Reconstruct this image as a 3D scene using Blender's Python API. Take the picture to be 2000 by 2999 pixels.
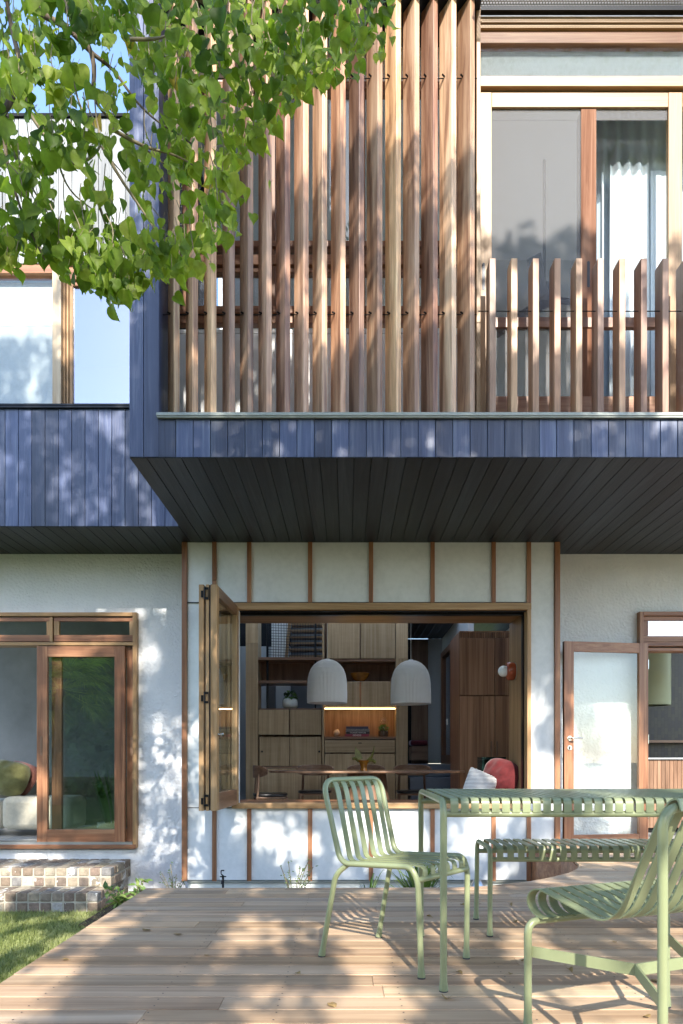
import bpy, math, random
from mathutils import Vector, Matrix, noise
R = math.radians
random.seed(7)
sc = bpy.context.scene
for o in list(bpy.data.objects): bpy.data.objects.remove(o)

# ---------------------------------------------------------------- camera, sky, sun, exposure
cam_d = bpy.data.cameras.new('camera'); cam = bpy.data.objects.new('camera', cam_d)
sc.collection.objects.link(cam); sc.camera = cam
cam.location = (0, 0, 0.9); cam.rotation_euler = (R(90), 0, 0)
cam_d.sensor_fit = 'VERTICAL'; cam_d.sensor_height = 36; cam_d.lens = 24.008
cam_d.shift_x = -16/2999; cam_d.shift_y = 720.5/2999
cam_d.clip_start = 0.05; cam_d.clip_end = 2000

SUN = Vector((0.15, -1.0, 0.685)).normalized()      # towards the sun
EL = math.asin(SUN.z)
w = bpy.data.worlds.new('World'); sc.world = w; w.use_nodes = True
nt = w.node_tree; bg = nt.nodes['Background']
sky = nt.nodes.new('ShaderNodeTexSky'); sky.sky_type = 'NISHITA'; sky.sun_disc = False
sky.sun_elevation = EL; sky.sun_rotation = math.atan2(SUN.x, SUN.y)
sky.air_density = 1.0; sky.dust_density = 0.6; sky.ozone_density = 2.0
nt.links.new(sky.outputs[0], bg.inputs[0]); bg.inputs[1].default_value = 0.15
sl = bpy.data.lights.new('sun', 'SUN'); so = bpy.data.objects.new('sun', sl); sc.collection.objects.link(so)
sl.energy = 2.5; sl.angle = R(0.55); sl.color = (1.0, 0.94, 0.84)
so.rotation_euler = (-SUN).to_track_quat('-Z', 'Y').to_euler(); so.location = (3, -20, 20)
sc.view_settings.view_transform = 'Standard'; sc.view_settings.look = 'None'
sc.view_settings.exposure = 2.05; sc.view_settings.gamma = 1.0

# ---------------------------------------------------------------- helpers
EYE = 0.9
def X(u, d): return (u-1016)*d/2000.0
def Z(v, d): return EYE+(2220-v)*d/2000.0
def link(o): sc.collection.objects.link(o); return o
def rootloc(o):
    p = Vector((0, 0, 0))
    while o is not None: p += o.location; o = o.parent
    return p
def tag(o, label=None, cat=None, group=None, kind=None):
    if label: o['label'] = label
    if cat: o['category'] = cat
    if group: o['group'] = group
    if kind: o['kind'] = kind
    return o
def thing(name, label, cat, loc=(0, 0, 0), rz=0, group=None):
    o = bpy.data.objects.new(name, None); link(o); o.empty_display_size = 0.1
    o.location = loc; o.rotation_euler = (0, 0, rz)
    return tag(o, label, cat, group)
def copy_tree(o, parent=None):
    c = o.copy(); link(c)
    if parent: c.parent = parent
    for ch in [k for k in bpy.data.objects if k.parent == o]: copy_tree(ch, c)
    return c

class MB:
    def __init__(s): s.v = []; s.f = []; s.r = []; s.mi = []; s.M = None; s.cuts = []
    def add(s, vs, fs, rnd=None, mi=0):
        b = len(s.v); s.cuts.append((b, len(s.f)))
        if rnd is None: rnd = random.random()
        if s.M is not None: vs = [s.M @ Vector(p) for p in vs]
        s.v.extend([tuple(p) for p in vs])
        for f in fs: s.f.append(tuple(i+b for i in f)); s.r.append(rnd); s.mi.append(mi)
    def box(s, x0, x1, y0, y1, z0, z1, rnd=None, mi=0):
        if x0 > x1: x0, x1 = x1, x0
        if y0 > y1: y0, y1 = y1, y0
        if z0 > z1: z0, z1 = z1, z0
        s.add([(x0,y0,z0),(x1,y0,z0),(x1,y1,z0),(x0,y1,z0),(x0,y0,z1),(x1,y0,z1),(x1,y1,z1),(x0,y1,z1)],
              [(0,3,2,1),(4,5,6,7),(0,1,5,4),(1,2,6,5),(2,3,7,6),(3,0,4,7)], rnd, mi)
    def prism(s, pts, z0, z1, rnd=None, mi=0):
        n = len(pts)
        a = sum(pts[i][0]*pts[(i+1)%n][1]-pts[(i+1)%n][0]*pts[i][1] for i in range(n))
        if a < 0: pts = pts[::-1]
        s.add([(p[0],p[1],z0) for p in pts]+[(p[0],p[1],z1) for p in pts],
              [tuple(range(n-1,-1,-1)), tuple(range(n,2*n))]+[(i,(i+1)%n,n+(i+1)%n,n+i) for i in range(n)], rnd, mi)
    def tube(s, pts, r, seg=10, rnd=None, mi=0, radii=None, cap=True):
        pts = [Vector(p) for p in pts]; n = len(pts)
        t0 = (pts[1]-pts[0]).normalized()
        up = Vector((0,0,1)) if abs(t0.z) < .9 else Vector((1,0,0))
        nx = t0.cross(up).normalized(); vs = []; pt = t0
        for i, p in enumerate(pts):
            t = (pts[min(i+1,n-1)]-pts[max(i-1,0)]).normalized()
            q = pt.rotation_difference(t); nx = (q @ nx); nx = (nx-t*nx.dot(t)).normalized(); pt = t
            ny = t.cross(nx); rr = radii[i] if radii else r
            for k in range(seg):
                a = 2*math.pi*k/seg; vs.append(p+nx*(math.cos(a)*rr)+ny*(math.sin(a)*rr))
        fs = [(i*seg+k, i*seg+(k+1)%seg, (i+1)*seg+(k+1)%seg, (i+1)*seg+k) for i in range(n-1) for k in range(seg)]
        if cap: fs += [tuple(range(seg-1,-1,-1)), tuple(range((n-1)*seg, n*seg))]
        s.add(vs, fs, rnd, mi)
    def bar(s, pts, wdir, w, th, rnd=None, mi=0):
        """flat bar swept along pts: width w along wdir, thickness th across it"""
        pts = [Vector(p) for p in pts]; wd = Vector(wdir).normalized(); n = len(pts); vs = []
        for i, p in enumerate(pts):
            t = (pts[min(i+1,n-1)]-pts[max(i-1,0)]).normalized(); nn = t.cross(wd).normalized()
            for a, b in ((-1,-1),(1,-1),(1,1),(-1,1)): vs.append(p+wd*(a*w/2)+nn*(b*th/2))
        fs = [(i*4+k, i*4+(k+1)%4, (i+1)*4+(k+1)%4, (i+1)*4+k) for i in range(n-1) for k in range(4)]
        fs += [(3,2,1,0), tuple(range((n-1)*4, n*4))]
        s.add(vs, fs, rnd, mi)
    def lathe(s, prof, seg=32, c=(0,0,0), rnd=None, mi=0, pleat=0, npl=0, axis='Z'):
        vs = []
        for (r, z) in prof:
            for k in range(seg):
                a = 2*math.pi*k/seg; rr = r+(pleat*(1 if k % 2 else -1)*min(1, r*6) if npl else 0)
                p = (rr*math.cos(a), rr*math.sin(a), z)
                if axis == 'X': p = (p[2], p[0], p[1])
                if axis == 'Y': p = (p[0], p[2], p[1])
                vs.append((c[0]+p[0], c[1]+p[1], c[2]+p[2]))
        n = len(prof)
        fs = [(i*seg+k, i*seg+(k+1)%seg, (i+1)*seg+(k+1)%seg, (i+1)*seg+k) for i in range(n-1) for k in range(seg)]
        s.add(vs, fs, rnd, mi)
    def pillow(s, w, h, t, n=18, rnd=None, mi=0, wr=0.0, soft=0.0):
        vs = []; fs = []
        for sd in (1, -1):
            for i in range(n+1):
                for j in range(n+1):
                    a = i/n*2-1; b = j/n*2-1
                    e = max(0, (1-abs(a)**2.4))**.55*max(0, (1-abs(b)**2.4))**.55
                    pin = 1-.13*(1-abs(a)**2)*abs(b)**2; pin2 = 1-.13*(1-abs(b)**2)*abs(a)**2
                    if soft: pin = 1-soft*abs(a)**3*.9; pin2 = 1-soft*abs(b)**3*.9
                    wz = wr*noise.noise(Vector((a*2.5+3, b*2.5, sd*3)))*e
                    vs.append((a*w/2*pin2, sd*(t/2*e+wz), b*h/2*pin))
        m = (n+1)*(n+1)
        for k in range(2):
            for i in range(n):
                for j in range(n):
                    q = (k*m+i*(n+1)+j, k*m+(i+1)*(n+1)+j, k*m+(i+1)*(n+1)+j+1, k*m+i*(n+1)+j+1)
                    fs.append(q if k == 1 else q[::-1])
        s.add(vs, fs, rnd, mi)
    def split(s, name, mats, parent, **kw):
        """every added piece becomes an object of its own"""
        out = []; c = s.cuts+[(len(s.v), len(s.f))]
        for (v0, f0), (v1, f1) in zip(c, c[1:]):
            q = MB(); q.v = s.v[v0:v1]; q.f = [tuple(i-v0 for i in f) for f in s.f[f0:f1]]; q.r = s.r[f0:f1]; q.mi = s.mi[f0:f1]; out.append(q.build(name, mats, parent, **kw))
        return out
    def build(s, name, mats, parent=None, org=None, world=True, smooth=None, bevel=0, label=None, merge=False):
        """mesh object; vertices are world coords unless world=False (then local to the parent)"""
        if not isinstance(mats, (list, tuple)): mats = [mats]
        off = Vector((0,0,0))
        if parent is not None and world: off = rootloc(parent)
        if parent is None and org is not None: off = Vector(org) if world else off
        me = bpy.data.meshes.new(name)
        me.from_pydata([(x-off.x, y-off.y, z-off.z) for x, y, z in s.v], [], s.f)
        for m in mats: me.materials.append(m)
        if len(mats) > 1: me.polygons.foreach_set('material_index', s.mi)
        at = me.attributes.new('rnd', 'FLOAT', 'FACE'); at.data.foreach_set('value', s.r)
        me.update()
        if smooth is not None:
            me.shade_smooth()
            if smooth < 180: me.set_sharp_from_angle(angle=R(smooth))
        o = bpy.data.objects.new(name, me); link(o)
        if parent is not None: o.parent = parent
        elif org is not None: o.location = org
        if bevel:
            b = o.modifiers.new('bevel', 'BEVEL'); b.width = bevel; b.segments = 2; b.limit_method = 'ANGLE'; b.angle_limit = R(40)
        if label: o['label'] = label
        return o

def fillet(pts, r, n=6):
    pts = [Vector(p) for p in pts]; out = [pts[0]]
    for i in range(1, len(pts)-1):
        a, b, c = pts[i-1], pts[i], pts[i+1]
        rr = r[i-1] if isinstance(r, (list, tuple)) else r
        d0 = (a-b); d1 = (c-b); l = min(rr, d0.length*.48, d1.length*.48)
        p0 = b+d0.normalized()*l; p1 = b+d1.normalized()*l
        for k in range(n+1):
            t = k/n; out.append(p0*(1-t)**2+b*(2*t*(1-t))+p1*t*t)
    out.append(pts[-1]); return out
def boxes(name, mat, parent, lst, bevel=0.003, M_=None):
    out = []
    for q in lst:
        m_ = MB(); m_.M = M_; m_.box(*q); out.append(m_.build(name, mat, parent, bevel=bevel))
    return out
def rotM(origin, xdir):
    x = Vector((xdir[0], xdir[1], 0)).normalized(); y = Vector((-x.y, x.x, 0))
    return Matrix(((x.x, y.x, 0, origin[0]), (x.y, y.y, 0, origin[1]), (0, 0, 1, origin[2]), (0, 0, 0, 1)))

# ---------------------------------------------------------------- materials
def newmat(name):
    m = bpy.data.materials.new(name); m.use_nodes = True
    t = m.node_tree; return m, t, t.nodes['Principled BSDF'], t.nodes['Material Output']
def N(t, typ, **kw):
    n = t.nodes.new(typ)
    for k, v in kw.items(): setattr(n, k, v)
    return n
def ramp(t, src, stops, interp='LINEAR'):
    r = N(t, 'ShaderNodeValToRGB'); r.color_ramp.interpolation = interp
    e = r.color_ramp.elements
    while len(e) < len(stops): e.new(0.5)
    for i, (p, c) in enumerate(stops): e[i].position = p; e[i].color = (*c, 1)
    t.links.new(src, r.inputs[0]); return r.outputs[0]
def mth(t, op, a, b=None, c=None):
    n = N(t, 'ShaderNodeMath', operation=op)
    for i, x in enumerate((a, b, c)):
        if x is None: continue
        if isinstance(x, (int, float)): n.inputs[i].default_value = x
        else: t.links.new(x, n.inputs[i])
    return n.outputs[0]
def rnd_out(t, src='attr'):
    if src == 'obj': return N(t, 'ShaderNodeObjectInfo').outputs['Random']
    return N(t, 'ShaderNodeAttribute', attribute_name='rnd').outputs['Fac']
def mixc(t, fac, a, b, typ='MIX'):
    m = N(t, 'ShaderNodeMix', data_type='RGBA', blend_type=typ)
    for sk, x in ((m.inputs[0], fac), (m.inputs[6], a), (m.inputs[7], b)):
        if isinstance(x, (int, float)): sk.default_value = x
        elif isinstance(x, tuple): sk.default_value = (*x, 1) if len(x) == 3 else x
        else: t.links.new(x, sk)
    return m.outputs[2]
def coords(t, scale=(1,1,1), rnd=None, spread=23.0):
    tc = N(t, 'ShaderNodeTexCoord'); mp = N(t, 'ShaderNodeMapping'); mp.inputs['Scale'].default_value = scale
    src = tc.outputs['Object']
    if rnd is not None:
        cx = N(t, 'ShaderNodeCombineXYZ')
        for i, k in enumerate((1.0, 1.7, 2.3)): t.links.new(mth(t, 'MULTIPLY', rnd, spread*k), cx.inputs[i])
        va = N(t, 'ShaderNodeVectorMath', operation='ADD'); t.links.new(src, va.inputs[0]); t.links.new(cx.outputs[0], va.inputs[1]); src = va.outputs[0]
    t.links.new(src, mp.inputs['Vector']); return mp.outputs[0]
def noi(t, vec, scale=1, detail=4, rough=.55, dist=0):
    n = N(t, 'ShaderNodeTexNoise'); n.inputs['Scale'].default_value = scale; n.inputs['Detail'].default_value = detail
    n.inputs['Roughness'].default_value = rough; n.inputs['Distortion'].default_value = dist
    t.links.new(vec, n.inputs['Vector']); return n.outputs['Fac']
def bump(t, p, h, strength=.2, dist=.01):
    b = N(t, 'ShaderNodeBump'); b.inputs['Strength'].default_value = strength; b.inputs['Distance'].default_value = dist
    t.links.new(h, b.inputs['Height']); t.links.new(b.outputs[0], p.inputs['Normal'])
def ax(axis, a, b):
    return {'X': (b, a, a), 'Y': (a, b, a), 'Z': (a, a, b)}[axis]

def wood(name, stops, axis='Z', rough=.5, spec=.35, var=.5, src='attr', tint=None, bs=.12, across=14, along=.9, fig=0.0, con=1.9):
    m, t, p, o = newmat(name)
    rn = rnd_out(t, src); vec = coords(t, ax(axis, across, along), rn)
    n1 = noi(t, vec, 1.0, 5, .6, .8)
    v2 = coords(t, ax(axis, across*9, along*4), rn); n2 = noi(t, v2, 1.0, 3, .6, .2)
    f = mth(t, 'ADD', mth(t, 'MULTIPLY', n1, .75), mth(t, 'MULTIPLY', n2, .25))
    if fig:
        v3 = coords(t, ax(axis, 5, 22), rn); f = mth(t, 'ADD', f, mth(t, 'MULTIPLY', mth(t, 'SUBTRACT', noi(t, v3, 1, 2), .5), fig))
    f = mth(t, 'MULTIPLY_ADD', mth(t, 'SUBTRACT', f, .5), con, .5)
    c = ramp(t, f, stops)
    if tint:      # per-board hue
        c = mixc(t, .85, c, ramp(t, rn, tint), 'MULTIPLY')
    k = mth(t, 'MULTIPLY_ADD', mth(t, 'FRACT', mth(t, 'MULTIPLY', rn, 7.13)), var, 1-var/2)
    hs = N(t, 'ShaderNodeHueSaturation'); t.links.new(c, hs.inputs['Color']); t.links.new(k, hs.inputs['Value'])
    t.links.new(hs.outputs[0], p.inputs['Base Color'])
    p.inputs['Roughness'].default_value = rough; p.inputs['Specular IOR Level'].default_value = spec
    bump(t, p, f, bs, .004)
    return m
def plain(name, col, rough=.5, metal=0, spec=.5, var=0.0, nscale=8, bs=0, bscale=60, bd=.004):
    m, t, p, o = newmat(name)
    p.inputs['Roughness'].default_value = rough; p.inputs['Metallic'].default_value = metal; p.inputs['Specular IOR Level'].default_value = spec
    vec = coords(t)
    n = noi(t, vec, nscale, 5, .6)
    c = ramp(t, n, [(.25, tuple(x*(1-var) for x in col)), (.75, tuple(min(1, x*(1+var)) for x in col))])
    t.links.new(c, p.inputs['Base Color'])
    if bs: bump(t, p, noi(t, vec, bscale, 3), bs, bd)
    return m
def glass(name, tint=(1,1,1), base=.02, k=1.0, rough=0.0):
    m, t, p, o = newmat(name); t.nodes.remove(p)
    tr = N(t, 'ShaderNodeBsdfTransparent'); tr.inputs[0].default_value = (*tint, 1)
    gl = N(t, 'ShaderNodeBsdfGlossy'); gl.inputs['Roughness'].default_value = rough; gl.inputs[0].default_value = (1,1,1,1)
    lw = N(t, 'ShaderNodeLayerWeight'); lw.inputs[0].default_value = .5
    sch = mth(t, 'MULTIPLY_ADD', mth(t, 'POWER', lw.outputs['Facing'], 5.0), .96, .035)
    fac = mth(t, 'MINIMUM', mth(t, 'MULTIPLY_ADD', sch, k, base), 1.0)
    mx = N(t, 'ShaderNodeMixShader'); t.links.new(fac, mx.inputs[0]); t.links.new(tr.outputs[0], mx.inputs[1]); t.links.new(gl.outputs[0], mx.inputs[2])
    t.links.new(mx.outputs[0], o.inputs[0]); return m
def leafmat(name, stops, transl=.35, rough=.42, spec=.4):
    m, t, p, o = newmat(name); rn = rnd_out(t)
    c = ramp(t, rn, stops)
    vec = coords(t); c = mixc(t, .35, c, ramp(t, noi(t, vec, 60, 3), [(.3, (.5,.5,.5)), (.7, (1.3,1.3,1.1))]), 'MULTIPLY')
    t.links.new(c, p.inputs['Base Color']); p.inputs['Roughness'].default_value = rough; p.inputs['Specular IOR Level'].default_value = spec
    tl = N(t, 'ShaderNodeBsdfTranslucent'); c2 = mixc(t, 1.0, c, (1.6,1.7,.6), 'MULTIPLY'); t.links.new(c2, tl.inputs[0])
    mx = N(t, 'ShaderNodeMixShader'); mx.inputs[0].default_value = transl
    t.links.new(p.outputs[0], mx.inputs[1]); t.links.new(tl.outputs[0], mx.inputs[2]); t.links.new(mx.outputs[0], o.inputs[0]); return m
def fabric(name, col, rough=.9, sheen=.3, bscale=400, var=.12):
    m = plain(name, col, rough, 0, .2, var, 30, .25, bscale, .002)
    p = m.node_tree.nodes['Principled BSDF']; p.inputs['Sheen Weight'].default_value = sheen; return m

M = {}
HUE = [(0, (1.25,1.0,.72)), (.2, (.70,.52,.45)), (.4, (1.2,1.12,.95)), (.55, (.85,.66,.55)), (.7, (1.3,1.15,.8)), (.85, (.62,.5,.46)), (1, (1.1,.95,.85))]
M['fin'] = wood('fin_timber', [(.15, (.22,.125,.085)), (.5, (.43,.285,.20)), (.85, (.60,.45,.335))], 'Z', .42, .4, .8, 'obj', HUE, .1, con=2.9)
M['fin_b'] = wood('baluster_timber', [(.15, (.22,.13,.095)), (.5, (.42,.28,.21)), (.85, (.56,.42,.33))], 'Z', .45, .4, .4, 'obj', HUE, .1)
for a in 'XYZ':
    M['merbau'+a] = wood('brown_hardwood_'+a, [(.15, (.13,.05,.025)), (.5, (.27,.12,.06)), (.85, (.40,.21,.11))], a, .38, .45, .35, 'attr', None, .08, 16)
    M['gold'+a] = wood('golden_hardwood_'+a, [(.15, (.22,.12,.05)), (.5, (.36,.215,.10)), (.85, (.48,.31,.17))], a, .42, .4, .3, 'attr', None, .08, 16)
    M['pale'+a] = wood('pale_hardwood_'+a, [(.15, (.40,.28,.17)), (.5, (.55,.42,.28)), (.85, (.66,.54,.39))], a, .5, .35, .2, 'attr', None, .08, 16)
    M['oak'+a] = wood('figured_oak_veneer_'+a, [(.15, (.29,.195,.095)), (.5, (.43,.30,.165)), (.85, (.53,.39,.235))], a, .5, .3, .25, 'attr', None, .03, 30, .6, .12)
    M['walnut'+a] = wood('walnut_'+a, [(.15, (.13,.065,.035)), (.5, (.24,.135,.08)), (.85, (.34,.21,.135))], a, .4, .4, .25, 'attr', None, .03, 12, .8)
M['stile'] = wood('matt_red_brown_timber', [(.15, (.12,.05,.03)), (.5, (.24,.12,.075)), (.85, (.33,.19,.13))], 'Z', .8, .08, .25, 'attr', None, .08, 16)
M['wardrobe'] = wood('striped_veneer', [(.2, (.17,.07,.035)), (.5, (.40,.195,.10)), (.8, (.56,.31,.17))], 'Z', .4, .4, .25, 'attr', None, .03, 14, .25)
def clad(name, axis, stops, spec=.6):
    m = wood(name, stops, axis, .4, spec, .8, 'attr', None, .5, 20, 1.0)
    return m
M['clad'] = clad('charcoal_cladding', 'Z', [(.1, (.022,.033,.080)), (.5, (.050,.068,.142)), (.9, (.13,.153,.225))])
M['clad_sunlit'] = clad('sunlit_charcoal_cladding', 'Z', [(.1, (.13,.14,.145)), (.5, (.23,.24,.24)), (.9, (.36,.37,.36))], .4)  # same charcoal boards, with the sunlight painted in as a lighter grey
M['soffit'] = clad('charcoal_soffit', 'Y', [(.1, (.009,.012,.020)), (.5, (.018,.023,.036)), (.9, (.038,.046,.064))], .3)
M['dark'] = plain('dark_backing', (.012,.012,.014), .8, 0, .2, .2)
M['flash'] = plain('grey_green_metal_flashing', (.30,.315,.28), .4, .3, .5, .08)
M['black'] = plain('black_steel', (.012,.013,.016), .35, .6, .5, .1)
M['steel'] = plain('brushed_steel', (.6,.6,.58), .25, 1, .5, .05)
M['alu'] = plain('aluminium_track', (.5,.5,.52), .35, .9, .5, .05)
# rough-cast render
m, t, p, o = newmat('roughcast_render'); vec = coords(t)
c = ramp(t, noi(t, vec, 2.2, 5, .6), [(.3, (.71,.72,.735)), (.7, (.81,.815,.82))]); t.links.new(c, p.inputs['Base Color'])
p.inputs['Roughness'].default_value = .75; p.inputs['Specular IOR Level'].default_value = .25
vo = N(t, 'ShaderNodeTexVoronoi', feature='SMOOTH_F1'); vo.inputs['Scale'].default_value = 42; t.links.new(vec, vo.inputs['Vector'])
h = mth(t, 'ADD', mth(t, 'MULTIPLY', vo.outputs['Distance'], -.8), mth(t, 'MULTIPLY', noi(t, vec, 26, 4, .6, .6), 1.2)); h = mth(t, 'MULTIPLY', h, mth(t, 'MULTIPLY_ADD', noi(t, vec, 1.7, 3), 1.6, .2))
bump(t, p, h, .6, .014); M['stucco'] = m
# cement panel
m, t, p, o = newmat('cement_panel'); vec = coords(t)
f = mth(t, 'ADD', mth(t, 'MULTIPLY', noi(t, vec, 3.0, 6, .65, .5), .6), mth(t, 'MULTIPLY', noi(t, vec, 18, 4, .6), .4))
t.links.new(ramp(t, f, [(.3, (.60,.615,.61)), (.5, (.69,.70,.695)), (.7, (.75,.76,.755))]), p.inputs['Base Color'])
p.inputs['Roughness'].default_value = .7; p.inputs['Specular IOR Level'].default_value = .25; bump(t, p, noi(t, vec, 90, 3), .06, .003); M['panel'] = m
M['white'] = plain('white_paint', (.78,.78,.77), .6, 0, .3, .03)
M['grey_wall'] = plain('grey_plaster', (.23,.235,.24), .8, 0, .2, .18, 2.5)
M['lgrey'] = plain('pale_grey_plaster', (.55,.56,.56), .8, 0, .2, .06, 2.5)
M['glass'] = glass('clear_glass', (.95,.97,.96), .0, 1.1)
M['glass_sky'] = glass('solar_glass', (.55,.6,.78), .20, 1.0)
M['glass_mid'] = glass('tinted_glass', (.85,.89,.9), .0, 1.0)
M['glass_haze'] = glass('hazy_glass', (.9,.93,.95), .0, .15, 0.0)
M['glass_amber'] = plain('amber_glass', (.30,.12,.012), .08, 0, .6, .5, 14)
M['glass_olive'] = plain('olive_glass', (.15,.14,.025), .45, 0, .3, .4, 14)
M['deck'] = wood('weathered_deck_timber', [(.12, (.21,.137,.085)), (.5, (.40,.29,.195)), (.88, (.56,.435,.305))], 'X', .55, .25, .36, 'attr',
                 [(0, (1.1,.96,.85)), (.3, (1.0,1.0,1.0)), (.55, (1.12,1.0,.84)), (.8, (.85,.84,.86)), (1, (1.08,1.05,.93))], .25, 10, .4, con=1.9)
m, t, p, o = newmat('sage_powder_coat'); vec = coords(t)
t.links.new(ramp(t, noi(t, vec, 5, 3), [(.3, (.232,.262,.14)), (.7, (.25,.28,.152))]), p.inputs['Base Color'])
p.inputs['Roughness'].default_value = .34; p.inputs['Specular IOR Level'].default_value = .5
bump(t, p, noi(t, vec, 700, 2), .05, .001); M['sage'] = m
M['rubber'] = plain('grey_rubber', (.05,.05,.05), .7, 0, .3, .1)
# bricks
m, t, p, o = newmat('old_brick'); rn = rnd_out(t); vec = coords(t, (1,1,1), rn)
c = ramp(t, rn, [(0, (.21,.155,.11)), (.18, (.30,.245,.175)), (.34, (.17,.13,.10)), (.48, (.34,.29,.215)), (.62, (.25,.20,.15)), (.76, (.20,.19,.18)), (.81, (.40,.37,.33)), (.87, (.23,.165,.125)), (.95,(.33,.26,.16))], 'CONSTANT')
c = mixc(t, .8, c, ramp(t, noi(t, vec, 22, 5, .7), [(.3, (.45,.45,.45)), (.7, (1.4,1.4,1.4))]), 'MULTIPLY')
pn = mth(t, 'MULTIPLY_ADD', mth(t, 'FRACT', mth(t, 'MULTIPLY', rn, 9.7)), .55, .0)
fac = mth(t, 'LESS_THAN', noi(t, vec, 9, 6, .7), mth(t, 'MULTIPLY_ADD', mth(t, 'FRACT', mth(t, 'MULTIPLY', rn, 9.7)), .34, .14))
c = mixc(t, mth(t, 'MULTIPLY', fac, .8), c, (.66,.65,.62)); t.links.new(c, p.inputs['Base Color'])
p.inputs['Roughness'].default_value = .85; bump(t, p, noi(t, vec, 60, 5, .7), .5, .01); M['brick'] = m
M['mortar'] = plain('mortar', (.40,.37,.30), .9, 0, .2, .2, 12, .4, 70, .01)
M['soil'] = plain('garden_soil', (.075,.055,.04), .95, 0, .1, .4, 20, .6, 30, .03)
M['lawn'] = plain('lawn_ground', (.075,.10,.028), .95, 0, .1, .4, 14, .5, 60, .02)
M['blade'] = leafmat('grass_blade', [(0, (.18,.22,.07)), (.5, (.28,.31,.115)), (1, (.42,.42,.21))], .25, .5, .3)
M['leaf'] = leafmat('tallow_leaf', [(0, (.07,.13,.025)), (.4, (.155,.235,.038)), (.75, (.275,.35,.062)), (.985, (.39,.44,.12)), (1, (.42,.32,.07))], .54, .5, .28)
M['leaf_dry'] = leafmat('dry_leaf', [(0, (.2,.12,.05)), (1, (.30,.20,.09))], .1, .7, .2)
M['leaf_dk'] = leafmat('shade_tree_leaf', [(0, (.03,.06,.015)), (.5, (.05,.10,.02)), (1, (.09,.14,.03))], .3, .4, .4)
M['leaf_bed'] = leafmat('bed_plant_leaf', [(0, (.06,.12,.03)), (.5, (.12,.20,.05)), (1, (.24,.30,.09))], .3, .4, .4)
M['leaf_in'] = leafmat('indoor_plant_leaf', [(0, (.035,.09,.025)), (1, (.10,.19,.04))], .25, .35, .5)
M['bark'] = wood('bark', [(.2, (.05,.038,.028)), (.5, (.12,.09,.065)), (.8, (.22,.18,.13))], 'Z', .85, .2, .3, 'attr', None, .6, 25, 5)
M['twig'] = plain('pale_twig', (.24,.20,.13), .8, 0, .2, .3, 30)
M['pleat'] = plain('white_pleated_shade', (.86,.855,.84), .75, 0, .2, .02)
t = M['pleat'].node_tree; o = t.nodes['Material Output']; p = t.nodes['Principled BSDF']; tl = N(t, 'ShaderNodeBsdfTranslucent'); tl.inputs[0].default_value = (.9,.89,.87,1); mx = N(t, 'ShaderNodeMixShader'); mx.inputs[0].default_value = .25
t.links.new(p.outputs[0], mx.inputs[1]); t.links.new(tl.outputs[0], mx.inputs[2]); t.links.new(mx.outputs[0], o.inputs[0])
M['cord'] = plain('pale_cord', (.6,.6,.58), .6)
M['globe'] = plain('opal_globe', (.85,.85,.83), .2, 0, .5, .02)
M['terracotta'] = plain('glossy_terracotta', (.38,.075,.03), .12, 0, .6, .12)
M['ceramic'] = plain('pale_ceramic', (.55,.55,.48), .6, 0, .3, .08, 20)
M['leather'] = plain('black_leather', (.02,.02,.022), .35, 0, .5, .1, 30, .1, 200)
M['velvet'] = fabric('dusty_red_velvet', (.105,.013,.015), .8, .35, 300, .2)
M['velvet_dk'] = fabric('dark_red_velvet', (.12,.012,.02), .8, .5, 300, .2)
M['olive'] = fabric('olive_velvet', (.16,.155,.055), .85, .5, 200, .2)
M['rose'] = fabric('dusty_rose_fabric', (.25,.10,.075), .85, .4, 200, .2)
M['boucle'] = fabric('cream_boucle', (.50,.46,.36), .95, .2, 160, .12)
M['taupe'] = fabric('taupe_fabric', (.16,.14,.10), .95, .2, 160, .12)
M['sheer'] = fabric('pale_sheer', (.60,.66,.71), .9, .1, 200, .05)
M['curtain'] = fabric('white_curtain', (.78,.79,.78), .9, .1, 200, .03)
m, t, p, o = newmat('striped_linen'); vec = coords(t, (1,1,1))
wv = N(t, 'ShaderNodeTexWave', wave_type='BANDS', bands_direction='Z'); wv.inputs['Scale'].default_value = 22; wv.inputs['Distortion'].default_value = 1.2; wv.inputs['Detail Scale'].default_value = .6; t.links.new(vec, wv.inputs['Vector'])
t.links.new(ramp(t, wv.outputs['Fac'], [(.25, (.18,.18,.20)), (.45, (.72,.72,.70))]), p.inputs['Base Color']); p.inputs['Roughness'].default_value = .9; M['stripe'] = m
M['marble'] = plain('dark_green_marble', (.012,.035,.03), .2, 0, .5, .5, 30)
M['step'] = plain('blue_grey_step', (.16,.175,.20), .6, 0, .4, .1, 10)
M['floor'] = plain('polished_floor', (.55,.54,.51), .25, 0, .5, .08, 3)
M['hood'] = plain('sage_range_hood', (.30,.33,.21), .4, 0, .4, .03)
# glazed dark tiles
m, t, p, o = newmat('dark_glazed_tile'); vec = coords(t)
sx = N(t, 'ShaderNodeSeparateXYZ'); t.links.new(vec, sx.inputs[0]); cb = N(t, 'ShaderNodeCombineXYZ'); t.links.new(sx.outputs[2], cb.inputs[0]); t.links.new(sx.outputs[0], cb.inputs[1])
bk = N(t, 'ShaderNodeTexBrick'); t.links.new(cb.outputs[0], bk.inputs['Vector']); bk.inputs['Scale'].default_value = 5; bk.inputs['Mortar Size'].default_value = .012
bk.inputs['Color1'].default_value = (.022,.024,.035,1); bk.inputs['Color2'].default_value = (.045,.045,.04,1); bk.inputs['Mortar'].default_value = (.02,.02,.02,1)
t.links.new(bk.outputs['Color'], p.inputs['Base Color']); p.inputs['Roughness'].default_value = .3; p.inputs['Specular IOR Level'].default_value = .35; bump(t, p, noi(t, vec, 14, 3), .12, .006); M['tile'] = m
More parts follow.
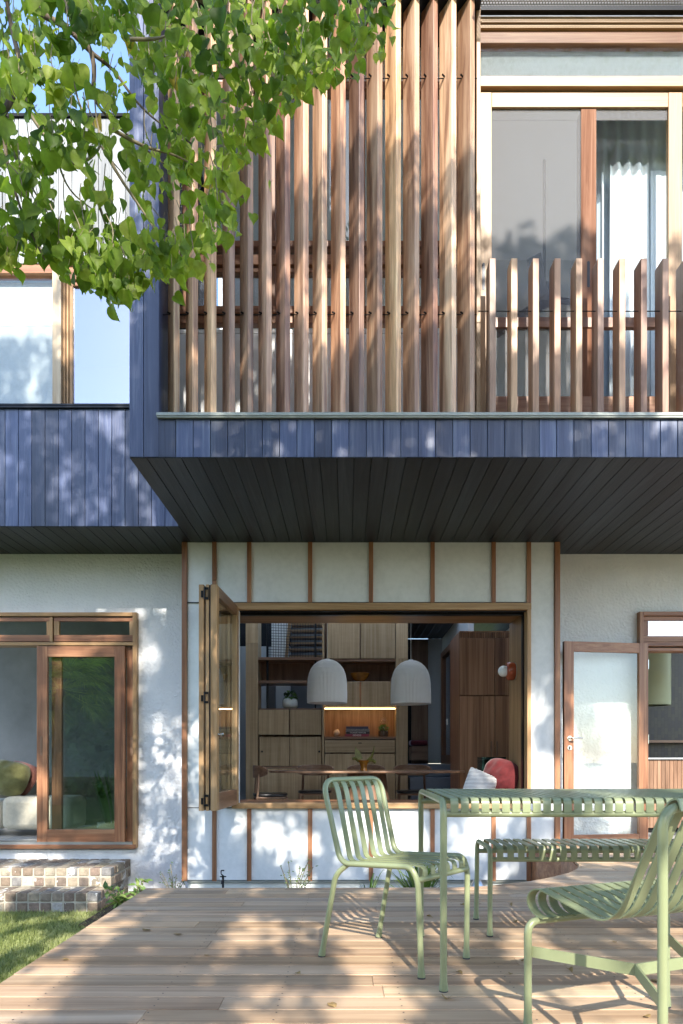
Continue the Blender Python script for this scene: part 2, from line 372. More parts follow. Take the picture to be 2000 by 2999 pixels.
# insect screen: fine grey weave that lets some light through
m, t, p, o = newmat('grey_insect_screen'); vec = coords(t)
p.inputs['Base Color'].default_value = (.13,.127,.13,1); p.inputs['Roughness'].default_value = .7
tr = N(t, 'ShaderNodeBsdfTransparent'); mx = N(t, 'ShaderNodeMixShader')
f = mth(t, 'MULTIPLY_ADD', noi(t, coords(t, (240,1,240)), 1, 1), .25, .40); t.links.new(f, mx.inputs[0])
t.links.new(tr.outputs[0], mx.inputs[1]); t.links.new(p.outputs[0], mx.inputs[2]); t.links.new(mx.outputs[0], o.inputs[0]); M['screen'] = m
# perforated sheet
m, t, p, o = newmat('perforated_sheet'); p.inputs['Base Color'].default_value = (.30,.31,.32,1); p.inputs['Roughness'].default_value = .45; p.inputs['Metallic'].default_value = .3
sx = N(t, 'ShaderNodeSeparateXYZ'); t.links.new(coords(t), sx.inputs[0])
P_ = .0226
def cell(dx, dy):
    a = mth(t, 'SUBTRACT', mth(t, 'FRACT', mth(t, 'ADD', mth(t, 'DIVIDE', sx.outputs[0], P_), dx)), .5)
    b = mth(t, 'SUBTRACT', mth(t, 'FRACT', mth(t, 'ADD', mth(t, 'DIVIDE', sx.outputs[1], P_*1.73), dy)), .5)
    b = mth(t, 'MULTIPLY', b, 1.73)
    return mth(t, 'LESS_THAN', mth(t, 'ADD', mth(t, 'MULTIPLY', a, a), mth(t, 'MULTIPLY', b, b)), .105)
hole = mth(t, 'MAXIMUM', cell(0, 0), cell(.5, .5))
tr = N(t, 'ShaderNodeBsdfTransparent'); mx = N(t, 'ShaderNodeMixShader'); t.links.new(hole, mx.inputs[0])
t.links.new(p.outputs[0], mx.inputs[1]); t.links.new(tr.outputs[0], mx.inputs[2]); t.links.new(mx.outputs[0], o.inputs[0]); M['perf'] = m
# fluted glass
m = glass('fluted_glass', (.8,.85,.85), .25, 1.0, .15); M['flute'] = m
m, t, p, o = newmat('led_strip'); p.inputs['Emission Color'].default_value = (1,.62,.25,1); p.inputs['Emission Strength'].default_value = 6; M['led'] = m
M['book_r'] = plain('crimson_cover', (.22,.02,.05), .4); M['book_k'] = plain('black_cover', (.015,.015,.018), .4)
M['book_n'] = plain('navy_cover', (.03,.035,.07), .5); M['book_g'] = plain('speckled_grey_cover', (.16,.16,.16), .5, 0, .4, .9, 90)
M['paper'] = plain('white_ink', (.75,.75,.72), .6)
M['shell'] = plain('glazed_shell', (.55,.40,.27), .15, 0, .6, .3, 12)
M['blind'] = fabric('grey_blind', (.40,.42,.44), .9, .1, 250, .08)
M['blind_lit'] = fabric('lit_band_blind', (.85,.85,.84), .9, .1, 250, .03)  # lit band of the blind, its brightness put into the fabric colour
M['concrete'] = plain('pale_base_sheet', (.60,.62,.58), .7, 0, .3, .1, 4)

# ================================================================ SETTING
YB, YW, YP, YS = 5.03, 6.53, 7.0, 7.4         # bay front, upper wing front, panel wall, rendered wall
ZS = 3.113                                     # soffit height
GZ = -0.556                                    # lawn level
b = MB(); b.add([(-150,-150,GZ),(150,-150,GZ),(150,150,GZ),(-150,150,GZ)], [(0,1,2,3)]); tag(b.build('lawn', M['lawn']), kind='structure')
b = MB(); b.box(-1.36, 2.3, 4.6, 7.55, GZ-.02, GZ+.10); b.box(-2.3, -1.36, 5.85, 7.45, GZ-.02, GZ+.03); tag(b.build('garden_soil', M['soil']), kind='structure')

# ---- deck: boards along X, with a round-ended planting bed cut out at the back
CUT = [(-1.39,4.735),(.70,4.742),(1.0,4.81),(1.35,5.0),(1.57,5.19),(1.74,5.36),(1.88,5.57),(1.96,5.77),(2.01,6.05),(2.0,6.35),(1.94,6.62),(1.9,6.8),(1.9,7.35)]
def cutx(y):
    if y <= CUT[0][1]: return -1.39
    for (x0,y0),(x1,y1) in zip(CUT, CUT[1:]):
        if y0 <= y <= y1: return x0+(x1-x0)*(y-y0)/(y1-y0)
    return 1.9
mb = MB(); pitch = .131; y = .35; row = 0
while y < 7.33:
    y0, y1 = y+.003, y+pitch-.005; row += 1
    joints = [-1.39]; x = -1.39+random.uniform(.5, 2.6)
    while x < 6.4: joints.append(x); x += random.uniform(2.0, 4.2)
    joints.append(6.4)
    for xa, xb in zip(joints, joints[1:]):
        xa2 = xa+.0008; dz = random.uniform(-.0012, .0012)
        if max(cutx(y0), cutx(y1)) <= xa: pts = [(xa2,y0),(xb,y0),(xb,y1),(xa2,y1)]
        else:
            ys = [y0+(y1-y0)*i/8 for i in range(9)]; left = [(max(xa2, cutx(q)), q) for q in ys]
            left = [q for q in left if q[0] < xb-.01]
            if len(left) < 2: continue
            pts = [(xb,left[0][1]),(xb,left[-1][1])]+left[::-1]
        mb.prism(pts, -.022+dz, dz)
    xs = -1.15
    while xs < 3.4:                       # two screws per joist
        for yy in (y0+.028, y1-.028):
            if xs+random.uniform(0,.001) > cutx(yy)+.03: cx_ = xs+random.uniform(-.004,.004); mb.add([(cx_+.0038*math.cos(R(60*q)), yy+.0038*math.sin(R(60*q)), .0016) for q in range(6)], [(0,1,2,3,4,5)], 0, 1)
        xs += .45
    y += pitch
deck = tag(mb.build('deck', [M['deck'], M['rubber']], bevel=.003), kind='structure')
mb = MB()
mb.prism([(-1.36,.3),(6.4,.3),(6.4,4.69),(-1.36,4.69)], -.16, -.026)
mb.prism([(2.06,4.69),(6.4,4.69),(6.4,7.3),(2.06,7.3)], -.16, -.026)
mb.bar([(x, y, -.19) for x, y in CUT[2:]], (0,0,1), .33, .02)
mb.bar([(-1.40,.3,-.09),(-1.40,4.72,-.09)], (0,0,1), .14, .02); mb.bar([(-1.39,4.72,-.09),(.72,4.72,-.09)], (0,0,1), .14, .02)
tag(mb.build('deck_frame', M['merbauX']), kind='structure')

# ================================================================ HOUSE
house = thing('house', 'two storey house with charcoal cladding over white walls and a timber slat screen', 'house', (0, 7.4, GZ))
def vboards(mb, x0, x1, y0, y1, z0, z1, pitch=.1275, gap=.0045, x_start=None):
    x = x0 if x_start is None else x_start
    while x < x1-.01:
        a, c = max(x, x0), min(x+pitch-gap, x1)
        if c-a > .012: mb.box(a, c, y0+random.uniform(0,.0012), y1, z0, z1)
        x += pitch
# bay fascia, corner post, side
XL = -1.602
mb = MB(); vboards(mb, -1.386, 5.0, YB, YB+.022, ZS+.004, 3.398)
mb.build('fascia', M['clad'], house, bevel=.0025)
mb = MB()
mb.box(XL, -1.500, YB-.002, YB+.02, ZS+.004, 7.4); mb.box(-1.4955, -1.386, YB-.002, YB+.02, ZS+.004, 7.4)
mb.box(-1.408, -1.386, YB+.022, 5.36, 3.43, 7.4)                        # reveal beside the screen
vb = YB+.02
while vb < 6.5: mb.box(XL, XL+.02, vb+.003, vb+.124, ZS+.004, 7.4); vb += .1275
mb.build('corner_post', M['clad'], house, bevel=.0025)
mb = MB(); mb.box(XL+.022, 5.0, YB+.024, 5.30, ZS+.025, 3.385); mb.box(XL+.022, -1.41, YB+.024, 7.3, ZS+.03, 7.35)
mb.split('bay_core', M['dark'], house)
# metal flashing on the fascia
mb = MB(); mb.box(-1.398, 5.0, YB-.03, YB+.05, 3.408, 3.425); mb.box(-1.398, 5.0, YB-.022, YB+.2, 3.425, 3.437); mb.box(-1.394, 5.0, YB-.024, YB-.004, 3.396, 3.408)
mb.build('flashing', M['flash'], house, bevel=.002)
# soffit boards run front to back
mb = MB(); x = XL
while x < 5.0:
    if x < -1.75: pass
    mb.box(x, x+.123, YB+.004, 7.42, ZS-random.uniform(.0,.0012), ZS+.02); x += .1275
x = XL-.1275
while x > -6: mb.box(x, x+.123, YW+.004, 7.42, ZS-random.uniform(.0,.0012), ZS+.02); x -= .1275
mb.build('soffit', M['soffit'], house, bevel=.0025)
mb = MB(); mb.box(XL+.02, 5.0, 5.31, 7.4, ZS+.022, ZS+.1); mb.box(-6, XL-.01, YW+.03, 7.4, ZS+.022, ZS+.1)
mb.split('upper_floor', M['dark'], house)
# upper left wing cladding
mb = MB(); vboards(mb, -6.0, XL-.006, YW, YW+.022, ZS+.004, 4.246, x_start=-6.0+.055)
mb.build('wing_cladding', M['clad'], house, bevel=.0025); mb = MB()
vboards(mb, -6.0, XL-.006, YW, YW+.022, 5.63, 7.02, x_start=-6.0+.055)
mb.build('wing_cladding', M['clad_sunlit'], house, bevel=.0025, label='upper charcoal cladding above the window, coloured as if sunlit')
mb = MB(); mb.box(-6, XL-.01, YW+.026, YW+.2, ZS+.03, 4.24); mb.box(-6, XL-.01, YW+.026, YW+.2, 5.64, 7.0)
mb.box(-6, XL-.01, YW-.02, YW+.3, 7.022, 7.05)
mb.split('wing_core', M['dark'], house)
mb = MB(); mb.box(-6, XL-.004, YW-.03, YW+.05, 4.258, 4.276); mb.box(-6, XL-.004, YW-.026, YW-.004, 4.238, 4.258)
mb.build('sill_flashing', M['black'], house, bevel=.002)
# upper left window
def wx(u): return X(u, YW+.03)
mb = MB(); y0, y1 = YW+.01, YW+.12
mb.box(wx(158), wx(183), y0-.02, y1, 4.278, 5.58)
uw = mb.build('upper_window', M['paleZ'], house, bevel=.003)
mb = MB(); mb.box(wx(184), wx(191), y0+.02, y1, 4.278, 5.58); mb.box(wx(192.5), wx(198), y0+.035, y1, 4.278, 5.58); mb.box(wx(199.5), wx(209), y0+.05, y1, 4.278, 5.56)
mb.split('window_frame', M['goldZ'], uw, bevel=.002)
mb = MB(); mb.box(-6, wx(157), y0, y1, 5.545, 5.64); mb.box(wx(184), XL, y0+.02, y1, 5.50, 5.64); mb.box(wx(210), XL, y0+.045, y1, 5.455, 5.50)
mb.split('head', M['merbauX'], uw, bevel=.003)
mb = MB(); mb.box(-6, wx(157.5), YW+.05, YW+.058, 4.276, 5.545); mb.build('pane', M['glass'], uw)
mb = MB(); mb.box(wx(209.5), XL-.002, YW+.08, YW+.088, 4.276, 5.456); mb.build('pane', M['glass_sky'], uw)
mb = MB(); mb.box(-6, wx(157), YW+.11, YW+.116, 4.3, Z(952, YW+.1)); mb.box(-6, wx(157), YW+.11, YW+.116, Z(844, YW+.1), 5.52); mb.split('blind', M['blind'], uw)
mb = MB(); mb.box(-6, wx(157), YW+.104, YW+.109, Z(952, YW+.1), Z(844, YW+.1)); mb.split('blind', M['blind_lit'], uw, label='bright band of the blind, light painted in as white')
# upper rooms
mb = MB()
mb.box(-6, XL, 9.4, 9.5, ZS+.1, 7.0); mb.box(-1.4, 5, 7.75, 7.85, ZS+.1, 6.9); mb.box(-6, XL, YW+.2, 9.4, 6.3, 6.35); mb.box(-1.4, 5, 5.5, 7.75, 6.55, 6.6)
mb.box(-6, XL-.05, 7.4, 9.5, ZS+.1, ZS+.14); mb.box(-1.35, 5, 5.45, 7.8, ZS+.13, ZS+.17)
mb.split('upper_room', M['white'], house)
# screen wall behind the fins (YV) with fibre panel, rails, louvre glass, tall glass
YV = 5.42
def vx(u): return X(u, YV)
def vz(v): return Z(v, YV)
xa, xb = -1.386, vx(1385)
mb = MB(); mb.box(xa, xb, YV, YV+.02, 3.44, vz(978)); mb.box(xa, xb, YV, YV+.02, vz(975), vz(965)); mb.box(xa, xb, YV, YV+.02, vz(245), 6.54)
pw = mb.split('screen_wall', M['white'], house)[0]
mb = MB()
for v0, v1, dy in ((905,926,.0), (930,950,.02), (756,785,.0), (790,802,.02), (718,736,-.01), (252,275,0)): mb.box(xa, xb, YV-.04+dy, YV+.05, vz(v1), vz(v0))
mb.split('rail', M['merbauX'], pw, bevel=.003)
mb = MB()
for u in (545, 800, 1060, 1330): mb.box(vx(u-9), vx(u+9), YV-.03, YV+.05, vz(905), vz(275))
mb.split('mullion', M['merbauZ'], pw, bevel=.003)
mb = MB(); n = 200
for i in range(n):
    x0 = xa+(xb-xa)*i/n; x1 = xa+(xb-xa)*(i+1)/n; mb.add([(x0,YV+.02,vz(905)),(x0*.5+x1*.5,YV+.013,vz(905)),(x1,YV+.02,vz(905)),(x0,YV+.02,vz(802)),(x0*.5+x1*.5,YV+.013,vz(802)),(x1,YV+.02,vz(802))], [(0,1,4,3),(1,2,5,4)])
mb.build('louvre_pane', M['flute'], pw)
mb = MB(); mb.box(xa, xb, YV+.01, YV+.018, vz(756), vz(275)); mb.build('pane', M['glass_mid'], pw)
# roof edge over the screen
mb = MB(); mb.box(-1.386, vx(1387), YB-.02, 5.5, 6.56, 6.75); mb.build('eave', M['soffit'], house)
# fins: 45 x 148 timber, turned 32 degrees
mb = MB(); ph = R(32); L_, T_ = .147, .045
d1 = Vector((-math.sin(ph), math.cos(ph), 0)); d2 = Vector((math.cos(ph), math.sin(ph), 0))
mb.prism([(0,0), tuple((d2*T_)[:2]), tuple((d2*T_+d1*L_)[:2]), tuple((d1*L_)[:2])], 0, 3.1)
proto = mb.build('fin', M['fin'], house, world=False, bevel=.0035)
off = rootloc(house)
for i in range(17):
    f = proto if i == 0 else link(proto.copy())
    f.parent = house; f.location = Vector((-1.283+i*.1373, YB+.03, 3.452))-off
    f.rotation_euler = (0, 0, R(random.uniform(-1.2, 1.2)))
mb = MB()
for z in (4.24, 6.02):
    mb.tube([(-1.39, YB+.115, z), (.98, YB+.115, z)], .0035, 6)
    for i in range(17):
        x = -1.283+i*.1373-.062; mb.tube([(x, YB+.085, z), (x+.03, YB+.112, z)], .007, 6)
mb.tube([(.98, YB+.075, 4.24), (5, YB+.075, 4.24)], .0035, 6)
mb.build('tie_rod', M['black'], house)
# juliet balustrade
mb = MB(); mb.box(-.023, .023, 0, .13, 0, 1.142); bp = mb.build('baluster', M['fin_b'], house, world=False, bevel=.003)
for i in range(16):
    f = bp if i == 0 else link(bp.copy()); f.parent = house
    f.location = Vector((1.080+i*.1602, YB+.03, 3.462))-off
# upper sliding door (YD) with screen, transom, perforated awning
YD = 5.33
def dx(u): return X(u, YD)
def dz(v): return Z(v, YD)
mb = MB(); mb.box(dx(1384), dx(1396), YD-.16, YD+.12, 3.44, 6.7); mb.box(dx(1384), dx(1397), YD-.02, YD+.12, 3.44, 6.7)
mb.box(dx(1399), dx(1440), YD, YD+.045, 3.47, dz(270)); mb.box(dx(1958), dx(1998), YD, YD+.045, 3.47, dz(270))
ud = mb.build('balcony_door', M['goldZ'], house, bevel=.003)
mb = MB(); mb.box(dx(1397), 5, YD-.03, YD+.1, dz(263), dz(233)); mb.box(dx(1440.5), dx(1957.5), YD+.001, YD+.045, dz(313), dz(270.5)); mb.box(dx(1999), 5, YD, YD+.05, dz(313), dz(270))
mb.split('top_rail', M['goldX'], ud, bevel=.003)
mb = MB(); mb.box(dx(1440.5), dx(1957.5), YD+.002, YD+.045, dz(958), dz(928)); mb.box(dx(1440.5), dx(1957.5), YD+.002, YD+.045, dz(1212), dz(1160)); mb.box(dx(1998), 5, YD, YD+.05, 3.45, dz(1150))
mb.split('mid_rail', M['merbauX'], ud, bevel=.003)
mb = MB(); mb.box(dx(1440), dx(1722), YD+.02, YD+.023, dz(928), dz(345)); mb.box(dx(1440), dx(1958), YD+.02, YD+.023, dz(345), dz(313)); mb.split('insect_screen', M['screen'], ud)
mb = MB(); mb.box(dx(1440), dx(1690), YD+.02, YD+.023, dz(1160), dz(958)); mb.split('insect_screen', M['screen'], ud)
Y2 = YD+.09
mb = MB(); mb.box(X(1692,Y2), X(1736,Y2), YD+.012, Y2+.03, Z(1212,Y2), Z(345,Y2)); mb.build('inner_stile', M['stile'], ud, bevel=.003)
mb = MB(); mb.box(X(1736,Y2), 4.2, Y2+.008, Y2+.014, Z(1180,Y2), Z(300,Y2)); mb.build('pane', M['glass_haze'], ud)
def slot(mb, x, y, z0, z1, w=.022):
    n = 10; pts = [(x+w/2*math.cos(math.pi*i/n), z1-w/2+w/2*math.sin(math.pi*i/n)) for i in range(n+1)]+[(x-w/2*math.cos(math.pi*i/n), z0+w/2-w/2*math.sin(math.pi*i/n)) for i in range(n+1)]
    mb.add([(p[0], y, p[1]) for p in pts], [tuple(range(len(pts)))])
mb = MB(); slot(mb, dx(1416), YD-.002, dz(850), dz(770)); mb.build('pull_recess', M['black'], ud)
mb = MB(); slot(mb, X(1713,Y2), YD+.010, Z(862,Y2), Z(786,Y2)); mb.build('pull_recess', M['black'], ud)
mb = MB(); mb.box(dx(1397), 5, YD-.02, YD+.1, dz(74), dz(56)); mb.box(dx(1397), 5, YD-.01, YD+.1, dz(86), dz(76)); mb.split('head_trim', M['goldX'], ud, bevel=.003)
mb = MB(); mb.box(dx(1397), 5, YD+.01, YD+.1, dz(122), dz(87)); mb.build('head_beam', M['merbauX'], ud, bevel=.003)
mb = MB(); mb.box(dx(1397), 5, YD+.03, YD+.036, dz(233), dz(122)); mb.build('transom_pane', M['glass'], ud)
mb = MB(); mb.box(dx(1397), 5, YD+.075, YD+.08, dz(236), dz(122)); mb.build('added_transom_backing', M['blind'], ud)  # surface added behind the glass to catch the dotted sunlight
zA = dz(50); mb = MB(); mb.add([(dx(1392), 4.60, zA+.05), (5, 4.60, zA+.05), (5, YD-.02, zA+.02), (dx(1392), YD-.02, zA+.02)], [(0,1,2,3)])
aw = mb.build('awning', M['perf'], house)
mb = MB(); mb.box(dx(1392), 5, YD-.06, YD-.02, zA-.008, zA+.06); mb.box(dx(1392), 5, 4.585, 4.60, zA+.04, zA+.055); mb.split('angle', M['black'], aw)
mb = MB(); mb.box(dx(1384), 5, YD+.06, YD+.3, dz(40), 7.3); mb.build('parapet', M['soffit'], house)
# curtains upstairs
def curtain(mb, x0, x1, y, z0, z1, amp=.03, wl=.085):
    n = max(8, int((x1-x0)/wl*12)); top = []; bot = []
    for i in range(n+1):
        x = x0+(x1-x0)*i/n; a = amp*math.sin(2*math.pi*(x-x0)/wl)*(.7+.3*math.sin(x*9)); top.append((x, y+a*.7, z1)); bot.append((x+.01*math.sin(x*31), y+a, z0))
    mb.add(top+bot, [(i, i+1, n+1+i+1, n+1+i) for i in range(n)])
mb = MB(); curtain(mb, X(1740,5.75), X(2100,5.75), 5.78, 3.55, 6.5, .02, .11); tag(mb.build('sheer_curtain', M['sheer'], org=(2.6, 5.78, 3.55), smooth=180), 'pale blue sheer curtain behind the white upstairs curtain', 'curtain')
mb = MB(); curtain(mb, X(1787,5.62), X(1898,5.62), 5.62, 3.55, Z(480,5.62)); curtain(mb, X(1768,5.62), X(1776,5.62), 5.66, 3.55, Z(500,5.66)); curtain(mb, X(1915,5.62), X(1990,5.62), 5.68, 3.55, Z(500,5.68), .01)
tag(mb.build('curtain', M['curtain'], org=(2.3, 5.62, 3.55), smooth=180), 'white pleated curtain hanging behind the upstairs balcony door', 'curtain')
# ceiling fan upstairs
fan = thing('ceiling_fan', 'dark ceiling fan seen through the upstairs balcony door screen', 'ceiling fan', (1.85, 6.4, 5.1))
mb = MB(); mb.lathe([(0,.22),(.07,.22),(.09,.12),(.07,.05),(0,.05)], 20, (0,0,0)); mb.tube([(0,0,.2),(0,0,1.4)], .015, 8); mb.build('motor', M['black'], fan, world=False, smooth=40)
for k in range(3):
    a = R(8+120*k); mb = MB(); mb.M = Matrix.Rotation(a, 4, 'Z')@Matrix.Rotation(R(14), 4, 'X'); mb.box(.08, .62, -.06, .06, .08, .095); mb.build('blade', M['black'], fan, world=False, bevel=.004)

# ---- ground floor: rendered walls
DL, DR = X(400, YS), X(1873, YS)               # left sliding door right edge, kitchen door left edge
XPL, XPR = X(533, YP), X(1639, YP)
mb = MB()
mb.box(DL-.003, XPL+.02, YS, YS+.22, GZ-.1, ZS-.003); mb.box(-6, DL-.003, YS, YS+.22, 2.478, ZS-.003); mb.box(-6, DL-.003, YS, YS+.22, GZ-.1, -.09)
mb.build('rendered_wall', M['stucco'], house)
mb = MB(); mb.box(DL-.003, XPL+.02, YS-.012, YS-.001, GZ-.1, Z(2425, YS)); mb.box(-6, DL-.003, YS-.012, YS-.001, GZ-.1, -.092)
mb.split('plinth', M['stucco'], house)
mb = MB(); mb.box(XPR-.02, DR+.003, YS, YS+.22, GZ-.1, ZS-.003); mb.box(DR+.003, 5.6, YS, YS+.22, 2.482, ZS-.003); mb.box(DR+.003, 5.6, YS, YS+.22, GZ-.1, -.03)
mb.build('rendered_wall', M['stucco'], house)
# ---- panel wall with window opening
OX0, OX1, OZ0, OZ1 = X(700, YP), X(1541, YP), Z(2349, YP), Z(1787, YP)
zb = Z(2577, YP)
mb = MB(); pl, pr = X(549, YP), X(1623, YP)
mb.box(pl, pr, YP+.001, YP+.05, OZ1+.07, ZS-.002); mb.box(pl, OX0-.0, YP+.001, YP+.05, OZ0-.055, OZ1+.07); mb.box(X(1554,YP), pr, YP+.001, YP+.05, OZ0-.08, OZ1+.07); mb.box(pl, pr, YP, YP+.05, zb, OZ0-.065)
panel = mb.build('panel_wall', M['panel'], house, bevel=.002)
mb = MB(); mb.box(XPL, XPR, YP+.06, YS+.1, zb, OZ0-.1); mb.box(XPL, OX0-.06, YP+.06, YP+.2, OZ0-.1, ZS); mb.box(X(1560,YP), XPR, YP+.06, YS+.1, OZ0-.1, ZS); mb.box(OX0-.06, X(1560,YP), YP+.06, YP+.6, OZ1+.1, ZS)
mb.box(XPL+.02, XPR, YS-.1, YS, zb-.5, zb)
mb.build('wall_core', M['dark'], house)
def batten(u0, u1, z0, z1, y0=YP-.022, y1=YP+.004):
    mb = MB(); mb.box(X(u0,YP), X(u1,YP), y0, y1, z0, z1); mb.build('batten', M['merbauZ'], panel, bevel=.002)
zt = ZS-.004; zh = Z(1767, YP)+.004
for u in (622, 902, 1080, 1260, 1438.5, 724):
    batten(u, u+12.5, Z(1766,YP) if u != 622 else Z(1700,YP), zt); batten(u, u+12.5, zb-.01, Z(2369,YP))
batten(622, 634, Z(2369,YP)+.004, Z(1700,YP)-.004)
batten(1541.5, 1554, Z(1766,YP), zt); batten(1541.5, 1554, zb-.01, Z(2369,YP))
for u0, u1 in ((533.5, 548.5), (1623.5, 1638.5)):
    mb = MB(); mb.box(X(u0,YP), X(u1,YP), YP-.025, YS-.012, zb-.01, zt); mb.build('corner_trim', M['merbauZ'], house, bevel=.002)
mb = MB(); mb.box(pl, X(1600,YP), YP-.02, YP+.05, zb-.025, zb-.006); mb.build('base_flashing', M['flash'], house)
mb = MB(); mb.box(pl, X(1640,YP), YP+.005, YP+.05, GZ-.1, zb-.026); mb.build('base_sheet', M['concrete'], house)
mb = MB(); mb.box(pl, X(1554,YP), YP-.014, YP, Z(1766.5,YP), Z(1764,YP)); mb.build('head_flashing', M['black'], house)

# ---- big window frame and lined reveal
mb = MB(); mb.box(OX0-.07, X(1554,YP), YP-.03, YP+.10, Z(1787,YP), Z(1767,YP)); 
win = mb.build('window', M['goldX'], house, bevel=.003)
mb = MB(); mb.box(X(1542,YP), X(1553.5,YP), YP-.028, YP+.10, OZ0-.004, OZ1-.001); mb.build('jamb', M['goldZ'], win, bevel=.003)
mb = MB(); mb.box(OX0-.07, X(1541,YP), YP-.05, YP+.10, Z(2367,YP), Z(2351,YP)); mb.build('sill', M['goldX'], win, bevel=.004)
mb = MB(); mb.box(OX0, OX1, YP+.10, YP+.16, OZ1-.03, OZ1+.02); mb.box(OX1-.012, OX1+.02, YP+.10, YP+.16, OZ0, OZ1-.03); mb.box(OX0, OX1-.013, YP+.10, YP+.15, OZ0-.05, OZ0-.012); mb.box(OX0, OX1, YP+.02, YP+.04, OZ1-.012, OZ1-.002); mb.split('track', M['black'], win)
mb = MB(); mb.box(OX0, OX1-.014, YP+.05, YP+.08, OZ0-.03, OZ0-.014); mb.build('sill_track', M['alu'], win)
mb = MB(); mb.box(OX0-.1, OX1+.05, YP+.16, 7.68, OZ1, OZ1+.03); mb.build('head_lining', M['goldX'], win)
mb = MB(); mb.box(OX1, OX1+.03, YP+.16, 7.73, .2, OZ1-.001); mb.build('side_lining', M['goldZ'], win)
mb = MB(); mb.box(OX0-.1, OX1-.002, YP+.152, 7.72, OZ0-.055, OZ0-.02); mb.build('window_seat', M['merbauX'], win)
# bifold leaves are parts of the house of their own (frame > rails, pane, hinges, handle)
BR = Matrix.Translation((-1.156, 6.07, 0))@Matrix.Rotation(-.054, 4, 'Z')@Matrix.Translation((1.156, -6.07, 0))
def bmb(): m_ = MB(); m_.M = BR; return m_
def bifold2(x0, x1):
    mb = bmb(); y0, y1 = 6.07, 6.992; z0, z1 = Z(2375,6.07), Z(1711,6.07); sw = .085
    mb.box(x0, x1, y0, y0+sw, z0, z1); mb.box(x0, x1, y1-sw, y1, z0, z1)
    mb.box(x0+.001, x1-.001, y0+sw, y1-sw, z1-.095, z1, None, 1); mb.box(x0+.001, x1-.001, y0+sw, y1-sw, z0, z0+.155, None, 1)
    lf = mb.build('bifold_leaf', [M['goldZ'], M['walnutY']], house, bevel=.003)
    mb = bmb(); xm = (x0+x1)/2; mb.box(xm-.004, xm+.004, y0+sw, y1-sw, z0+.155, z1-.095); mb.build('pane', M['glass'], lf)
    return lf
lA = bifold2(-1.320, -1.276); lB = bifold2(-1.257, -1.228); lC = bifold2(-1.214, -1.156)
mb = MB(); mb.box(-1.226, -1.216, 6.075, 6.09, Z(2373,6.07), Z(1713,6.07)); mb.build('seal', M['black'], lC)
for v0, v1 in ((1720,1756),(2026,2060),(2327,2362)):
    mb = MB(); mb.box(-1.297, -1.276, 6.064, 6.069, Z(v1-6,6.07), Z(v0+10,6.07)); mb.tube([(-1.266,6.062,Z(v1,6.07)),(-1.266,6.062,Z(v0,6.07))], .0055, 8)
    mb.box(-1.262, -1.229, 6.064, 6.069, Z(v0+7,6.07), Z(v0,6.07)); mb.box(-1.262, -1.229, 6.064, 6.069, Z(v1,6.07), Z(v1-7,6.07)); mb.box(-1.236, -1.229, 6.064, 6.069, Z(v1-7,6.07), Z(v0+7,6.07))
    mb.build('hinge', M['black'], lA)
mb = MB(); mb.lathe([(0,0),(.013,0),(.013,.012),(.008,.014),(.008,.035),(.016,.04),(.016,.055),(0,.058)], 14, (-1.156, 6.11, Z(2151,6.1)), axis='X'); mb.build('handle', M['steel'], lC, smooth=40)

# ---- left sliding door
YL = 7.33
def lx(u, d=YL): return X(u, d)
def lz(v, d=YL): return Z(v, d)
mb = MB(); mb.box(lx(388), lx(400), YL, YS+.2, lz(2484), lz(1793)); mb.box(lx(-260), lx(-248), YL, YS+.2, lz(2484), lz(1793)); mb.box(lx(143), lx(152), YL+.015, YS+.1, lz(1879), lz(1806))
sd = mb.split('door_jamb', M['goldZ'], house, bevel=.003)[0]
mb = MB(); mb.box(lx(-248), lx(387.5), YL+.001, YS+.2, lz(1804), lz(1793)); mb.box(lx(-248), lx(387.5), YL+.012, YS+.1, lz(1889.5), lz(1880)); mb.split('head', M['goldX'], sd, bevel=.003)
mb = MB(); mb.box(lx(-260), lx(398), YL-.03, YS+.2, lz(2485), lz(2473)); mb.build('threshold', M['merbauX'], sd, bevel=.003)
mb = MB(); mb.box(lx(-248), lx(387), YL+.0, YS+.1, lz(2473), lz(2466)); mb.build('track', M['alu'], sd)
for u0, u1 in ((154, 386), (-248, 142)):
    y0 = YL+.03; mb = MB()
    mb.box(lx(u0), lx(u1), y0, y0+.045, lz(1818), lz(1807)); mb.box(lx(u0), lx(u1), y0, y0+.045, lz(1877), lz(1858))
    fs = mb.build('transom_sash', M['merbauX'], sd, bevel=.002)
    mb = MB(); mb.box(lx(u0), lx(u0+15), y0+.001, y0+.045, lz(1858), lz(1818)); mb.box(lx(u1-10), lx(u1), y0+.001, y0+.045, lz(1858), lz(1818)); mb.split('stile', M['goldZ'], sd, bevel=.002)
    mb = MB(); mb.box(lx(u0+14), lx(u1-9), y0+.02, y0+.026, lz(1858), lz(1818)); mb.build('transom_pane', M['glass_mid'], sd)
def slider(u0, u1, y0, a, bb, mat_z, mat_x, rt=31, rb=37):
    mb = MB(); mb.box(lx(u0), lx(u0+a), y0, y0+.045, lz(2467), lz(1892)); mb.box(lx(u1-bb), lx(u1), y0, y0+.045, lz(2467), lz(1892))
    mb.box(lx(u0+a), lx(u1-bb), y0+.001, y0+.045, lz(1892+rt), lz(1892), None, 1); mb.box(lx(u0+a), lx(u1-bb), y0+.001, y0+.045, lz(2467), lz(2467-rb), None, 1)
    s = mb.build('sliding_door', [mat_z, mat_x], house, bevel=.003)
    mb = MB(); mb.box(lx(u0+a), lx(u1-bb), y0+.02, y0+.026, lz(2467-rb), lz(1892+rt)); mb.build('pane', M['glass_door'], s)
    return s
M['glass_door'] = glass('garden_door_glass', (.88,.92,.9), .09, 1.2)
s1 = slider(106, 364, YL+.01, 31, 30, M['merbauZ'], M['merbauX'])
